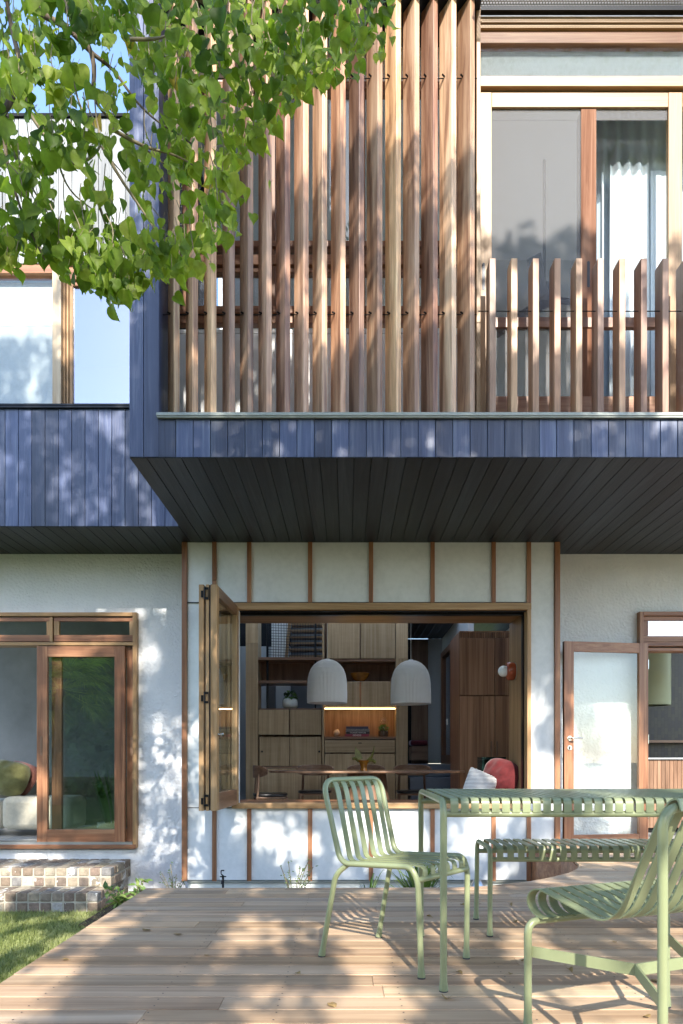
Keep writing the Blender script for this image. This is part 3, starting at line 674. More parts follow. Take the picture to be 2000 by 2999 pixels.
s2 = slider(143, 387, YL+.07, 29, 22, M['merbauZ'], M['merbauX'])
mb = MB(); slot(mb, lx(120), YL+.008, lz(2213), lz(2156), .026); mb.build('pull_recess', M['walnutZ'], s1)
mb = MB(); slot(mb, lx(379), YL+.067, lz(2213), lz(2157), .026); mb.build('pull_recess', M['walnutZ'], s2)
# ---- kitchen door frame and the open leaf
YK = 7.33
mb = MB(); mb.box(X(1873.5,YK), X(1885,YK), YK, YS+.2, -.02, Z(1791,YK)); kd = mb.build('kitchen_door_frame', M['merbauZ'], house, bevel=.003)
mb = MB(); mb.box(X(1885.5,YK), 5.6, YK+.001, YS+.2, Z(1803,YK), Z(1791,YK)); mb.box(X(1885.5,YK), 5.6, YK+.01, YS+.1, Z(1892,YK), Z(1879,YK)); mb.box(X(1886,YK), 5.6, YK+.03, YS+.05, Z(1878,YK), Z(1861,YK)); mb.box(X(1886,YK), 5.6, YK+.03, YS+.05, Z(1816,YK), Z(1804,YK)); mb.box(X(1886,YK), 5.6, YK+.03, YS+.1, Z(1906,YK), Z(1896,YK)); mb.box(X(1873,YK), 5.6, YK-.03, YS+.2, -.028, -.004)
mb.split('head', M['merbauX'], kd, bevel=.003)
mb = MB(); mb.box(X(1886,YK), X(1902,YK), YK+.031, YS+.05, Z(1860,YK), Z(1817,YK)); mb.split('stile', M['merbauZ'], kd)
mb = MB(); mb.box(X(1902,YK), 5.6, YK+.045, YK+.05, Z(1861,YK), Z(1816,YK)); mb.build('transom_pane', M['glass_sky'], kd)
p0 = Vector((2.264, 7.115, 0)); p1 = Vector((3.205, 7.262, 0)); Ld = (p1-p0).length
DM = rotM(p0, (p1-p0))
def dmb(): m_ = MB(); m_.M = DM; return m_
z0, z1 = .02, Z(1877.5, 7.12)
mb = dmb(); mb.box(0, .108, 0, .042, z0, z1); mb.box(Ld-.106, Ld, 0, .042, z0, z1); mb.box(.108, Ld-.106, .001, .041, z1-.105, z1, None, 1); mb.box(.108, Ld-.106, .001, .041, z0, z0+.075, None, 1); kl = mb.build('kitchen_door', [M['merbauZ'], M['merbauX']], house, bevel=.003)
mb = dmb(); mb.box(.108, Ld-.106, .018, .024, z0+.075, z1-.105); mb.build('pane', M['glass'], kl)
zh_ = Z(2162, 7.12)
mb = dmb(); mb.lathe([(0,-.008),(.026,-.008),(.026,0)], 20, (.058, 0, zh_), axis='Y'); mb.tube(fillet([(.058,-.005,zh_),(.058,-.055,zh_),(.175,-.055,zh_)], .018), .0095, 10)
mb.build('handle', M['steel'], kl, smooth=40)
mb = dmb(); mb.lathe([(0,-.008),(.026,-.008),(.026,0)], 20, (.058, 0, Z(2190,7.12)), axis='Y'); mb.build('lock', M['steel'], kl, smooth=40)
mb = dmb(); mb.box(.05, .062, -.011, -.008, Z(2195,7.12), Z(2186,7.12)); mb.build('keyhole', M['black'], kl)
mb = dmb(); mb.box(-.003, 0, .01, .032, Z(2205,7.12), Z(2130,7.12)); mb.build('latch_plate', M['steel'], kl)
mb = MB()
for z in (.25, 1.05, 1.85): mb.tube([(3.215,7.29,z),(3.215,7.29,z+.1)], .008, 8)
mb.build('hinge', M['steel'], kl)

# ---- interior shell
mb = MB(); mb.box(-6, 8, 7.62, 13, -.12, -.012); mb.build('interior_floor', M['floor'], house)
mb = MB()
mb.box(-7.5, -2.05, 9.9, 10, 0, 3.1)            # back wall of the sitting room
mb.box(-2.05, -1.95, 7.62, 12.5, 0, 3.1)        # between sitting and dining
mb.split('interior_wall', M['grey_wall'], house)
mb = MB(); mb.box(-1.95, -1.0, 12.0, 12.1, 0, Z(1893,12)); mb.box(2.75, 2.85, 7.62, 12.6, 0, 3.1); mb.box(1.75, 1.83, 9.85, 12.6, 0, 3.1); mb.box(X(1254,12.6), 1.75, 12.6, 12.7, .8, 3.1); mb.split('interior_wall', M['lgrey'], house)
mb = MB(); mb.box(-1.95, -1.0, 12.1, 12.2, Z(1893,12), 4); mb.box(.6, X(1254,12.6), 12.62, 12.72, .0, 3.1); mb.split('dark_wall', M['dark'], house)
mb = MB()
x = .95
while x < 2.75: mb.box(x, x+.123, 10.75, 12.6, 3.1, 3.12); x += .1275
mb.box(-1.95, 2.75, 8.45, 8.85, 3.1, 3.14)
mb.build('ceiling', M['soffit'], house)
mb = MB(); mb.box(-6, -2.0, 7.6, 9.95, 3.1, 3.13); mb.box(2.85, 7.5, 7.6, 10.2, 3.1, 3.13); mb.build('ceiling', M['white'], house)
mb = MB(); mb.box(2.85, 7, 10.0, 10.1, 0, 3.1); mb.build('tiled_wall', M['tile'], house)
mb = MB(); mb.box(-2.0, 2.8, 10.63, 10.7, 3.62, 8.5); mb.build('bounce_wall', M['white'], house)  # unseen wall added to bounce sunlight down into the dining room
# hall: steps, dark door, timber window in the side wall
for k in range(4):
    mb = MB(); mb.box(.98, 1.72, 10.1+k*.28, 12.6, k*.2, (k+1)*.2-.004); mb.build('step', M['step'], house, bevel=.008)
mb = MB(); mb.box(X(1206,12.5), X(1254,12.5), 12.55, 12.6, .8, 3.08); mb.build('hall_door', M['walnutZ'], house)
mb = MB(); mb.box(1.66, 1.748, 10.9, 11.0, .8, 2.75); mb.box(1.66, 1.748, 12.0, 12.1, .8, 2.75); mb.box(1.66, 1.748, 11.0, 12.0, 2.65, 2.75); mb.box(1.66, 1.748, 11.0, 12.0, .8, .95); hw = mb.build('hall_window', M['merbauZ'], house)
mb = MB(); mb.box(1.70, 1.706, 11.0, 12.0, .95, 2.65); mb.build('pane', M['glass_sky'], hw)

# ================================================================ BRICK STEPS
steps = thing('brick_steps', 'old whitewashed brick steps below the left sliding door', 'steps', (-3.2, 7.0, GZ))
def brick_block(name, x0, x1, y0, y1, z0, z1, top_rows):
    mb = MB(); j = .013; mb.box(x0+.006, x1-.006, y0+.006, y1, z0, z1-.006); mb.build('mortar_bed', M['mortar'], steps)
    mb = MB(); c = .083; nz = 2; hz = (z1-z0)/nz
    bw = .111
    for r in range(nz):
        za, zb_ = z0+r*hz+(j if r else .004), z0+(r+1)*hz
        x = x1-(0 if r == nz-1 else 0); k = 0
        while x > x0:
            xa = x-bw+j; mb.box(max(xa, x0), x, y0-random.uniform(0,.004), y0+.10, za, zb_, random.random()); x -= bw
        yy = y0+.113; first = .08 if r % 2 else .2
        while yy < y1:
            l = first if first else .2; first = .222 if random.random() < .8 else .11; l = min(l, y1-yy); mb.box(x1-.10, x1+random.uniform(-.002,.003), yy, yy+l-j, za, zb_, random.random()); yy += l
    # header bricks on top
    yy = y0+.113; k = 0
    while yy < y1-.02:
        x = x1-.113-(.05 if k % 2 else 0); yb_ = min(yy+.222-j, y1)
        while x > x0: mb.box(max(x-bw+j, x0), x, yy, yb_, z1-.06, z1+random.uniform(-.003,.002), random.random()); x -= bw
        yy += .222; k += 1
    mb.build(name, M['brick'], steps, bevel=.011)
brick_block('upper_step', -4.6, -2.335, 6.757, 7.385, -.374, -.188, 2)
brick_block('lower_step', -4.6, -2.36, 6.46, 7.385, GZ-.01, -.376, 2)

# ================================================================ SAGE GREEN OUTDOOR FURNITURE
SG = M['sage']
def foot(mb, p, d, r=.0165, l=.02):
    mb.tube([Vector(p)+Vector(d)*.004, Vector(p)], r, 12)
def leg_radii(n, r): return [r]*n
# ---- table
TX0, TX1, TY0, TY1, TZ = .372, 2.10, 2.63, 3.435, .7475
r = .0135
tb = thing('outdoor_table', 'long sage green slatted metal table standing on the deck', 'table', ((TX0+TX1)/2, (TY0+TY1)/2, 0))
def flared(mb, pts, r, rnd=None):
    n = len(pts); L = (Vector(pts[0])-Vector(pts[1])).length
    a, b = Vector(pts[0]), Vector(pts[1]); d = (b-a).normalized()
    head = [a, a+d*.012, a+d*.035, a+d*.06]; rad = [r*1.32, r*1.27, r*1.08, r]
    c, e = Vector(pts[-1]), Vector(pts[-2]); d2 = (e-c).normalized()
    tail = [c+d2*.06, c+d2*.035, c+d2*.012, c]
    P = head+[Vector(q) for q in pts[1:-1]]+tail; rr = rad+[r]*(n-2)+rad[::-1]
    mb.tube(P, r, 14, radii=rr)
for X_ in (TX0, TX1):
    mb = MB(); flared(mb, fillet([(X_,TY0,.006),(X_,TY0,TZ-r),(X_,TY1,TZ-r),(X_,TY1,.006)], .06, 8), r); mb.build('leg_frame', SG, tb, smooth=50)
for Y_ in (TY0+.012, TY1-.012):
    mb = MB(); mb.tube([(TX0,Y_,.684),(TX1,Y_,.684)], .0128, 12); mb.split('rail', SG, tb, smooth=50)
x = TX0+.042; sp = .0396
while x < TX1-.03:
    mb = MB(); pts = fillet([(x,TY0-.002,.690),(x,TY0-.002,TZ-.003),(x,TY1+.002,TZ-.003),(x,TY1+.002,.690)], .03, 7); mb.bar(pts, (1,0,0), .030, .0042)
    mb.build('slat', SG, tb, smooth=30); x += sp
for X_ in (TX0, TX1):
    for Y_ in (TY0, TY1):
        mb = MB(); mb.tube([(X_,Y_,0),(X_,Y_,.007)], .0175, 14); mb.build('foot', M['rubber'], tb)
# ---- bench
BX0, BX1, BY0, BY1, BZ = .725, 1.90, 3.455, 3.80, .455
be = thing('outdoor_bench', 'low sage green slatted metal bench behind the table on the deck', 'bench', ((BX0+BX1)/2, (BY0+BY1)/2, 0))
for X_ in (BX0, BX1):
    s_ = -1 if X_ == BX0 else 1
    mb = MB(); flared(mb, fillet([(X_+s_*.004,BY0-.01,.006),(X_,BY0,BZ-r),(X_,BY1,BZ-r),(X_+s_*.004,BY1+.01,.006)], .05, 8), .0125); mb.build('leg_frame', SG, be, smooth=50)
    for Y_ in (BY0-.01, BY1+.01): mb = MB(); mb.tube([(X_+s_*.004,Y_,0),(X_+s_*.004,Y_,.007)], .0165, 14); mb.build('foot', M['rubber'], be)
for Y_ in (BY0+.012, BY1-.012):
    mb = MB(); mb.tube([(BX0,Y_,.385),(BX1,Y_,.385)], .012, 12); mb.split('rail', SG, be, smooth=50)
x = BX0+.05
while x < BX1-.03:
    mb = MB(); mb.bar(fillet([(x,BY0+.0,.39),(x,BY0+.0,BZ-.003),(x,BY1-.0,BZ-.003),(x,BY1-.0,.39)], .045, 8), (1,0,0), .032, .0045); mb.build('slat', SG, be, smooth=30); x += .0535
# ---- side chair: local x = width, y = forward
def side_chair(name, label, loc, fdir, group):
    t_ = thing(name, label, 'chair', loc, math.atan2(-fdir[0], fdir[1]), group)
    r = .0125; wt = .208
    mb = MB()
    for s_ in (-1, 1): pass
    half = lambda s_: [(s_*.180,.257,.006),(s_*.198,.252,.395),(s_*.205,.225,.455),(s_*.205,-.155,.432),(s_*.214,-.255,.80)]
    L = half(-1); Rr = half(1)[::-1]
    flared(mb, fillet(L+Rr, [.05,.05,.055,.075,.075,.055,.05,.05], 8), r); mb.build('frame', SG, t_, world=False, smooth=50)
    for s_ in (-1, 1):
        mb = MB(); pts = fillet([(s_*.212,-.262,.006),(s_*.206,-.185,.38),(s_*.196,-.12,.432),(s_*.19,-.10,.434)], .04, 6)
        a, b_ = Vector(pts[0]), Vector(pts[1]); d = (b_-a).normalized()
        mb.tube([a,a+d*.012,a+d*.035,a+d*.06]+pts[1:], r, 14, radii=[r*1.32,r*1.27,r*1.08,r]+[r]*(len(pts)-1)); mb.build('leg', SG, t_, world=False, smooth=50)
        for (fx, fy) in ((s_*.212,-.262),(s_*.180,.257)):
            mb = MB(); mb.tube([(fx,fy,0),(fx,fy,.007)], .0165, 14); mb.build('foot', M['rubber'], t_, world=False)
    mb = MB(); mb.tube([(-.2,.250,.402),(.2,.250,.402)], .0125, 12); mb.build('front_bar', SG, t_, world=False, smooth=50)
    for k in range(6):
        x = -.145+k*.058; xt = x*1.02
        mb = MB(); mb.bar(fillet([(xt,-.262,.765),(xt,-.245,.797),(xt,-.222,.758),(x,-.148,.436),(x,.19,.455),(x,.252,.448),(x,.252,.408)], [.02,.022,.03,.085,.03,.045], 7), (1,0,0), .031, .0045); mb.build('slat', SG, t_, world=False, smooth=30)
    mb = MB(); mb.tube([(-.2,-.13,.424),(.2,-.13,.424)], .007, 8); mb.build('cross_bar', SG, t_, world=False)
    return t_
side_chair('outdoor_chair', 'sage green slatted metal chair at the near left end of the table', (.223, 3.09, 0), (.766, -.643), 'sage green chairs on the deck')
# ---- lounge-like dining chair, near right, seen from behind
fw = Vector((-.365, .931, 0)); fl, rl = Vector((.596, 2.25, 0)), Vector((.800, 1.73, 0))
W_ = .60
ctr = (fl+rl)/2+Vector((.931, .365, 0))*W_/2
lc = thing('outdoor_chair', 'sage green wide slatted chair at the near right, seen from behind with vertical rear legs', 'chair', tuple(ctr), math.atan2(-fw.x, fw.y), 'sage green chairs on the deck')
D_ = (fl-rl).length; r = .0128; hy = D_/2
mb = MB(); flared(mb, fillet([(-W_/2,hy,.006),(-W_/2,hy,.362),(W_/2,hy,.362),(W_/2,hy,.006)], .045, 8), r); mb.build('front_frame', SG, lc, world=False, smooth=50)
mb = MB(); flared(mb, fillet([(-W_/2,-hy,.006),(-W_/2,-hy,.774),(W_/2,-hy,.774),(W_/2,-hy,.006)], .06, 9), r); mb.build('rear_frame', SG, lc, world=False, smooth=50)
n = 12
for k in range(n):
    x = -W_/2+.052+k*(W_-.104)/(n-1)
    mb = MB(); loop = [(x, hy-.014+.068*math.sin(math.pi*q/12), .420-.046*math.cos(math.pi*q/12)) for q in range(13)]
    mb.bar([(x,hy-.03,.374)]+loop+fillet([(x,hy-.05,.466),(x,-hy*.22,.408),(x,-hy+.05,.74),(x,-hy+.012,.792),(x,-hy-.014,.797),(x,-hy-.022,.765)], [.11,.05,.02,.012], 8)[1:], (1,0,0), .032, .0045); mb.build('slat', SG, lc, world=False, smooth=30)
jx, zj = -.115, .262
mb = MB()
mb.bar([(-W_/2+.01,hy,zj),(jx,.0,zj)], (0,0,1), .036, .006); mb.bar([(-W_/2+.01,-hy,zj),(jx,.0,zj)], (0,0,1), .036, .006); mb.bar([(jx,0,zj),(-jx,0,zj)], (0,0,1), .036, .006)
mb.bar([(W_/2-.01,hy,zj),(-jx,.0,zj)], (0,0,1), .036, .006); mb.bar([(W_/2-.01,-hy,zj),(-jx,.0,zj)], (0,0,1), .036, .006)
mb.build('brace', SG, lc, world=False)
for sx_ in (-1,1):
    for sy_ in (-1,1): mb = MB(); mb.tube([(sx_*W_/2,sy_*hy,0),(sx_*W_/2,sy_*hy,.007)], .0165, 14); mb.build('foot', M['rubber'], lc, world=False)

# ================================================================ DINING ROOM
YJ = 10.6
def jx_(u): return X(u, YJ)
def jz(v): return Z(v, YJ)
ju = thing('shelving_unit', 'full height oak shelving unit with cupboards and a lit niche', 'shelving', (jx_(957), YJ, 0))
mb = MB()
mb.box(jx_(720), jx_(755.5), YJ-.02, YJ+.4, 0, 1.78+.9); mb.box(jx_(720), jx_(755.5), YJ-.02, YJ+.4, 2.684, 3.6); mb.box(jx_(1159), jx_(1194), YJ-.02, YJ+.5, 0, jz(1929)); mb.box(jx_(1159), jx_(1194), YJ-.02, YJ+.5, jz(1928.6), 3.6); mb.box(jx_(943.5), jx_(949.5), YJ-.015, YJ+.4, 0, 3.6)
mb.split('upright', M['oakZ'], ju, bevel=.002)
mb = MB()
for v0, v1 in ((1925,1933),(1993,2001)): mb.box(jx_(756), jx_(943), YJ-.01, YJ+.4, jz(v1), jz(v0))
mb.box(jx_(950), jx_(1158.5), YJ-.01, YJ+.4, jz(2165), jz(2157.5)); mb.box(jx_(756), jx_(943), YJ+.0, YJ+.4, jz(2250), jz(2244.5)); mb.box(jx_(756), jx_(943), YJ+.02, YJ+.4, jz(2078), jz(2074.5))
mb.box(jx_(950), jx_(1158.5), YJ+.0, YJ+.4, jz(1937), jz(1930)); mb.box(jx_(950), jx_(1158.5), YJ+.0, YJ+.4, jz(1998), jz(1995))
mb.split('shelf', M['walnutX'], ju, bevel=.002)
mb = MB(); mb.box(jx_(950), jx_(1158.5), YJ+.38, YJ+.41, jz(2157), jz(1930)); mb.box(jx_(756), jx_(943), YJ+.38, YJ+.41, jz(1993), jz(1933)); mb.box(jx_(757), jx_(1158), YJ+.36, YJ+.41, 0, jz(2165)); mb.box(jx_(757), jx_(943), YJ+.36, YJ+.41, jz(2165), jz(2078)); mb.box(jx_(950), jx_(1158), YJ+.3, YJ+.41, jz(1930), 3.6); mb.box(jx_(950), jx_(1158), YJ+.05, YJ+.38, jz(2073.5), jz(2071.5))
mb.split('back_panel', M['walnutZ'], ju)
def door(u0, u1, v0, v1, mat='oakZ', y=0): mb = MB(); mb.box(jx_(u0), jx_(u1), YJ-.012+y, YJ+.012+y, jz(v1), jz(v0)); return mb.build('cupboard_door', M[mat], ju, bevel=.003)
for a in ((957,1053,1790,1928.5),(1056.5,1157,1790,1928.5),(951,1053,1996,2070.5),(1056.5,1157,1996,2070.5),(757,846.5,2079,2152),(849.5,941,2079,2152)): door(*a)
door(759.5,847,2158,2243,y=.02); door(848.5,941,2158,2243,y=.014); door(759,884,2251,2500); door(886,941,2251,2500); door(951,1157,2208,2500)
mb = MB(); mb.box(jx_(951), jx_(1157), YJ-.012, YJ+.012, jz(2204), jz(2167.5)); dr = mb.build('drawer', M['oakX'], ju, bevel=.003)
mb = MB(); mb.box(jx_(1049), jx_(1059), YJ-.018, YJ-.013, jz(2177.5), jz(2175)); mb.build('pull', M['black'], dr)
for u in (767, 935): mb = MB(); mb.lathe([(0,-.002),(.016,-.002),(.016,.002)], 18, (jx_(u), YJ-.001, jz(2201)), axis='Y'); mb.build('finger_hole', M['black'], ju)
mb = MB(); mb.box(jx_(951), jx_(1157), YJ+.01, YJ+.03, jz(2076), jz(2073.8)); mb.build('light_strip', M['led'], ju)
mb = MB()
for u in (780.5, 783.5, 923): mb.tube([(jx_(u),YJ+.05,jz(2074)),(jx_(u),YJ+.05,3.6)], .011, 8)
mb.split('rod', M['black'], ju)
# net strung across the stair opening
mb = MB(); yn = YJ+.06
for i in range(19):
    u = 790+i*8; mb.tube([(jx_(u+random.uniform(-1,1)), yn+.01*math.sin(i), jz(1924)), (jx_(u+random.uniform(-1.2,1.2)), yn, jz(1875)), (jx_(u), yn, jz(1790))], .004, 5)
for i in range(17):
    v = 1924-i*8; mb.tube([(jx_(784), yn, jz(v)), (jx_(850), yn+.012, jz(v+2.0)), (jx_(938), yn, jz(v))], .004, 5)
mb.build('net', M['black'], ju)
st = thing('staircase', 'open timber staircase with a white stringer behind the black net', 'staircase', (0, 11.5, 0))
for k in range(9):
    v = 1918-k*18.5; d = 11.7; mb = MB(); mb.box(X(846+k*1.5,d), X(960,d), d, d+.26, Z(v+5.5,d), Z(v,d)); mb.build('tread', M['goldX'], st)
d = 11.6; mb = MB(); mb.prism([(X(795,d),Z(1932,d)),(X(838,d),Z(1932,d)),(X(856,d),Z(1740,d)),(X(795,d),Z(1740,d))], 0, .05)
mb.v = [(x, d+z, y) for x, y, z in mb.v]; mb.build('stringer', M['white'], st)
mb = MB(); mb.bar([(X(838,d),d,Z(1932,d)),(X(856,d),d,Z(1740,d))], (0,1,0), .07, .05); mb.build('stringer_edge', M['goldZ'], st)
mb = MB(); mb.box(-1.6, .9, 12.3, 12.4, 0, 6.0); mb.box(X(786,11.3), X(806,11.3), 11.3, 11.4, 0, Z(2000,11.3)); mb.split('interior_wall', M['grey_wall'], house)
# shelf things
o_ = MB(); o_.lathe([(0,0),(.05,0),(.085,.03),(.13,.085),(.155,.14),(.150,.14),(.12,.085),(.075,.035),(0,.02)], 30, (0,0,0))
bo = o_.build('bowl', M['glass_amber'], org=(jx_(1054.5), YJ+.18, jz(1994.5)), world=False, smooth=60); tag(bo, 'amber glass bowl on the oak shelf between the pendant lamps', 'bowl')
pp = thing('potted_plant', 'small green plant in a pale ceramic pot on the open shelf', 'plant', (jx_(847), YJ+.14, jz(2073.5)))
mb = MB(); mb.lathe([(0,0),(.085,0),(.10,.012),(.118,.035),(.122,.08),(.112,.135),(.098,.15),(.09,.135),(.0,.12)], 28); mb.build('pot', M['ceramic'], pp, world=False, smooth=50)
def leaf_pts(n=5, w=.5, fold=.25, droop=.3):
    """unit leaf along +y, folded at the midrib: outline verts left/right"""
    prof = [(0,.02),(.12,.55),(.32,1.0),(.55,.86),(.78,.42),(.92,.13),(1,.0)]
    vs = []; fs = []
    for y, ww in prof:
        x = ww*w/2; z = -droop*y*y
        vs += [(-x, y, z+abs(x)*fold), (0, y, z), (x, y, z+abs(x)*fold)]
    for i in range(len(prof)-1):
        a = i*3; fs += [(a,a+1,a+4,a+3),(a+1,a+2,a+5,a+4)]
    return vs, fs
LV, LF = leaf_pts(w=.95)
LV2, LF2 = leaf_pts(w=.45, fold=.2, droop=.45)
LVS = [(0,0,0),(-.34,.38,.08),(0,.5,-.02),(.34,.38,.08),(0,1,-.12)]; LFS = [(0,2,1),(0,3,2),(1,2,4),(2,3,4)]
def put_leaf(mb, p, tip, nrm, L, vs=LV, fs=LF, rnd=None):
    y = Vector(tip).normalized(); n = Vector(nrm); n = (n-y*n.dot(y))
    if n.length < 1e-4: n = y.orthogonal()
    n.normalize(); x = y.cross(n); p = Vector(p)
    mb.add([p+x*(a*L)+y*(b*L)+n*(c*L) for a, b, c in vs], fs, rnd)
mb = MB()
for k in range(26):
    a = random.uniform(0, 6.3); q = Vector((math.cos(a)*.05, math.sin(a)*.05, .15+random.uniform(0,.13))); put_leaf(mb, q, (math.cos(a), math.sin(a), random.uniform(-.4,.7)), (0,-.5,1), random.uniform(.06,.11))
mb.build('foliage', M['leaf_in'], pp, world=False)
sh = MB(); sh.lathe([(.0,-.055),(.03,-.048),(.052,-.02),(.056,.015),(.04,.045),(.012,.065),(0,.07)], 24, (0,0,.056)); c_ = Matrix.Rotation(R(18), 4, 'Y'); sh.v = [tuple(c_@Vector(p)) for p in sh.v]
so_ = sh.build('shell', M['shell'], org=(jx_(982), YJ+.15, jz(2157)), world=False, smooth=60); tag(so_, 'glossy brown and cream shell ornament at the left of the lit niche', 'ornament')
zb0 = jz(2157.2); xb0 = jx_(1010)
for nm, (wd, h_, dx_, mt, lab) in enumerate(((.375,.042,.0,'book_r','thick crimson book with a white title, lowest of the stack'),(.365,.036,.02,'book_k','black book with a white title above the crimson book'),(.375,.045,.012,'book_g','speckled grey book between the black and the navy books'),(.345,.038,.018,'book_n','plain navy book topmost of the stack'))):
    bk_ = thing('book', lab, 'book', (xb0+dx_+wd/2, YJ+.16, zb0), 0, 'books stacked in the lit niche')
    mb = MB(); mb.box(-wd/2, wd/2, -.12, .12, 0, h_-.001); mb.build('cover', M[mt], bk_, world=False, bevel=.004)
    txt = {0: 'GENESIS', 1: 'WORKERS APERTURE'}.get(nm)
    if txt:
        cu = bpy.data.curves.new('title', 'FONT'); cu.body = txt; cu.size = .036 if nm == 0 else .026; cu.align_x = 'CENTER'; cu.align_y = 'CENTER'; cu.extrude = .0006
        to = bpy.data.objects.new('title', cu); link(to); dg = bpy.context.evaluated_depsgraph_get()
        me = bpy.data.meshes.new_from_object(to.evaluated_get(dg)); bpy.data.objects.remove(to)
        t2 = bpy.data.objects.new('title', me); link(t2); me.materials.clear(); me.materials.append(M['paper']); t2.parent = bk_; t2.location = (0, -.1215, h_/2); t2.rotation_euler = (R(90), 0, 0)
    zb0 += h_
tr_ = thing('terrarium', 'glass terrarium jar with green moss at the right of the lit niche', 'terrarium', (jx_(1124), YJ+.14, jz(2157)))
mb = MB(); mb.lathe([(0,.002),(.078,.004),(.085,.02),(.085,.24),(.06,.275),(.055,.30),(.066,.305),(.066,.312),(.0,.318)], 26); mb.lathe([(0,.318),(.022,.322),(.025,.345),(0,.355)], 14); mb.build('jar', M['glass'], tr_, world=False, smooth=40)
mb = MB(); mb.lathe([(0,.006),(.076,.008),(.08,.05),(.078,.09),(0,.10)], 22); mb.build('earth', M['soil'], tr_, world=False)
mb = MB()
for k in range(90):
    a = random.uniform(0,6.3); rr = random.uniform(0,.06); put_leaf(mb, (rr*math.cos(a), rr*math.sin(a), random.uniform(.09,.18)), (math.cos(a), math.sin(a), random.uniform(-.2,1)), (0,-.6,.8), random.uniform(.02,.045))
mb.build('moss', M['leaf_in'], tr_, world=False)
# pendants
for u, vt, lab in ((958, 1931, 'white pleated dome pendant lamp, the left one over the dining table'), (1203, 1934, 'white pleated dome pendant lamp, the right one over the dining table')):
    d = 8.65; zt_ = Z(vt, d); zl = Z(vt+128, d); H_ = zt_-zl; Rr_ = .252
    pd = thing('pendant_lamp', lab, 'pendant lamp', (X(u, d), d, zl), 0, 'pendant lamps over the dining table')
    prof = [(Rr_*.995,0),(Rr_,.05),(Rr_*.995,.14),(Rr_*.985,.24),(Rr_*.96,.31),(Rr_*.91,.37),(Rr_*.82,.43),(Rr_*.68,.48),(Rr_*.5,.52),(Rr_*.3,.545),(Rr_*.12,.555)]
    k_ = H_/.555; prof = [(a, b*k_) for a, b in prof]
    mb = MB(); mb.lathe(prof, 180, pleat=.0035, npl=1); mb.lathe([(a-.012, b) for a, b in prof[::-1]], 60); mb.build('shade', M['pleat'], pd, world=False)
    mb = MB(); mb.lathe([(.03,H_-.004),(.03,H_+.008),(0,H_+.01)], 16); mb.build('cap', M['pleat'], pd, world=False)
    mb = MB(); mb.tube([(0,0,H_),(0,0,3.1-zl)], .0035, 6); mb.build('cord', M['cord'], pd, world=False)
# wall lamp on the reveal
wl = thing('wall_lamp', 'round terracotta wall lamp with an opal globe on the window reveal', 'wall lamp', (OX1-.001, 7.46, Z(1966, 7.46)))
mb = MB(); mb.lathe([(0,0),(.095,0),(.098,-.01)], 28, axis='X'); mb.build('backplate', M['ceramic'], wl, world=False, smooth=40)
mb = MB(); mb.lathe([(.092,-.008),(.099,-.03),(.099,-.07),(.088,-.09),(.06,-.098),(0,-.09)], 30, axis='X'); mb.build('body', M['terracotta'], wl, world=False, smooth=60)
mb = MB(); mb.lathe([(.062*math.sin(math.pi*i/14), -.125-.062*math.cos(math.pi*i/14)) for i in range(15)], 24, axis='X'); mb.build('globe', M['globe'], wl, world=False, smooth=180)
# dining table
dt = thing('dining_table', 'long rounded walnut dining table behind the open window', 'table', (X(1074,8.65), 8.65, 0))
mb = MB(); hw_, hd_ = 1.235, .45; pts = []
for i in range(24):
    a = math.pi/2+math.pi*i/23; pts.append((-hw_+.40+.40*math.cos(a)*1.0, hd_*math.sin(a)))
for i in range(24):
    a = -math.pi/2+math.pi*i/23; pts.append((hw_-.40+.40*math.cos(a), hd_*math.sin(a)))
mb.prism(pts, .717, .742); mb.build('tabletop', M['walnutX'], dt, world=False, bevel=.006)
for xo in (-.05, .72):
    pass
mb = MB(); mb.lathe([(.36,0),(.33,.1),(.27,.5),(.245,.715)], 36, (.0,0,0)); mb.build('pedestal', M['walnutZ'], dt, world=False, smooth=50)
def dining_chair(label, loc, rz, mat='walnut'):
    t_ = thing('dining_chair', label, 'chair', loc, rz, 'chairs around the dining table')
    mb = MB(); n = 14; vs = []
    for i in range(n+1):
        a = R(-62+124*i/n); e = 1-abs(i/n*2-1)**4; h_ = .03+.045*e
        for rr, zz in ((.27,-h_),(.295,-h_),(.295,h_),(.27,h_)): vs.append((rr*math.sin(a), -rr*math.cos(a)+.08, .735+zz))
    fs = [(i*4+k, i*4+(k+1)%4, (i+1)*4+(k+1)%4, (i+1)*4+k) for i in range(n) for k in range(4)]+[(3,2,1,0),tuple(range(n*4,n*4+4))]
    mb.add(vs, fs); mb.build('backrest', M[mat+'X'], t_, world=False, smooth=40, bevel=.006)
    for sx_ in (-1,1):
        mb = MB(); mb.tube([(sx_*.185,-.20,0),(sx_*.178,-.17,.45),(sx_*.17,-.155,.71)], .017, 10); mb.build('leg', M[mat+'Z'], t_, world=False, smooth=60)
        mb = MB(); mb.tube([(sx_*.20,.20,0),(sx_*.195,.18,.43)], .017, 10); mb.build('leg', M[mat+'Z'], t_, world=False, smooth=60)
    mb = MB(); mb.box(-.2,.2,-.19,.19,.405,.43); mb.build('seat_frame', M[mat+'X'], t_, world=False, bevel=.01)
    mb = MB(); pts = [(.225*math.copysign(abs(math.cos(a))**.6, math.cos(a)), .21*math.copysign(abs(math.sin(a))**.6, math.sin(a))) for a in [2*math.pi*i/28 for i in range(28)]]
    mb.prism(pts, .432, .465); mb.build('seat', M['leather'], t_, world=False, bevel=.012)
    return t_
dining_chair('walnut dining chair at the left end of the table, seen side on', (X(790,8.4), 8.45, 0), R(-78))
dining_chair('walnut dining chair on the far side, left of the amber vase', (X(922,9.15), 9.2, 0), R(180))
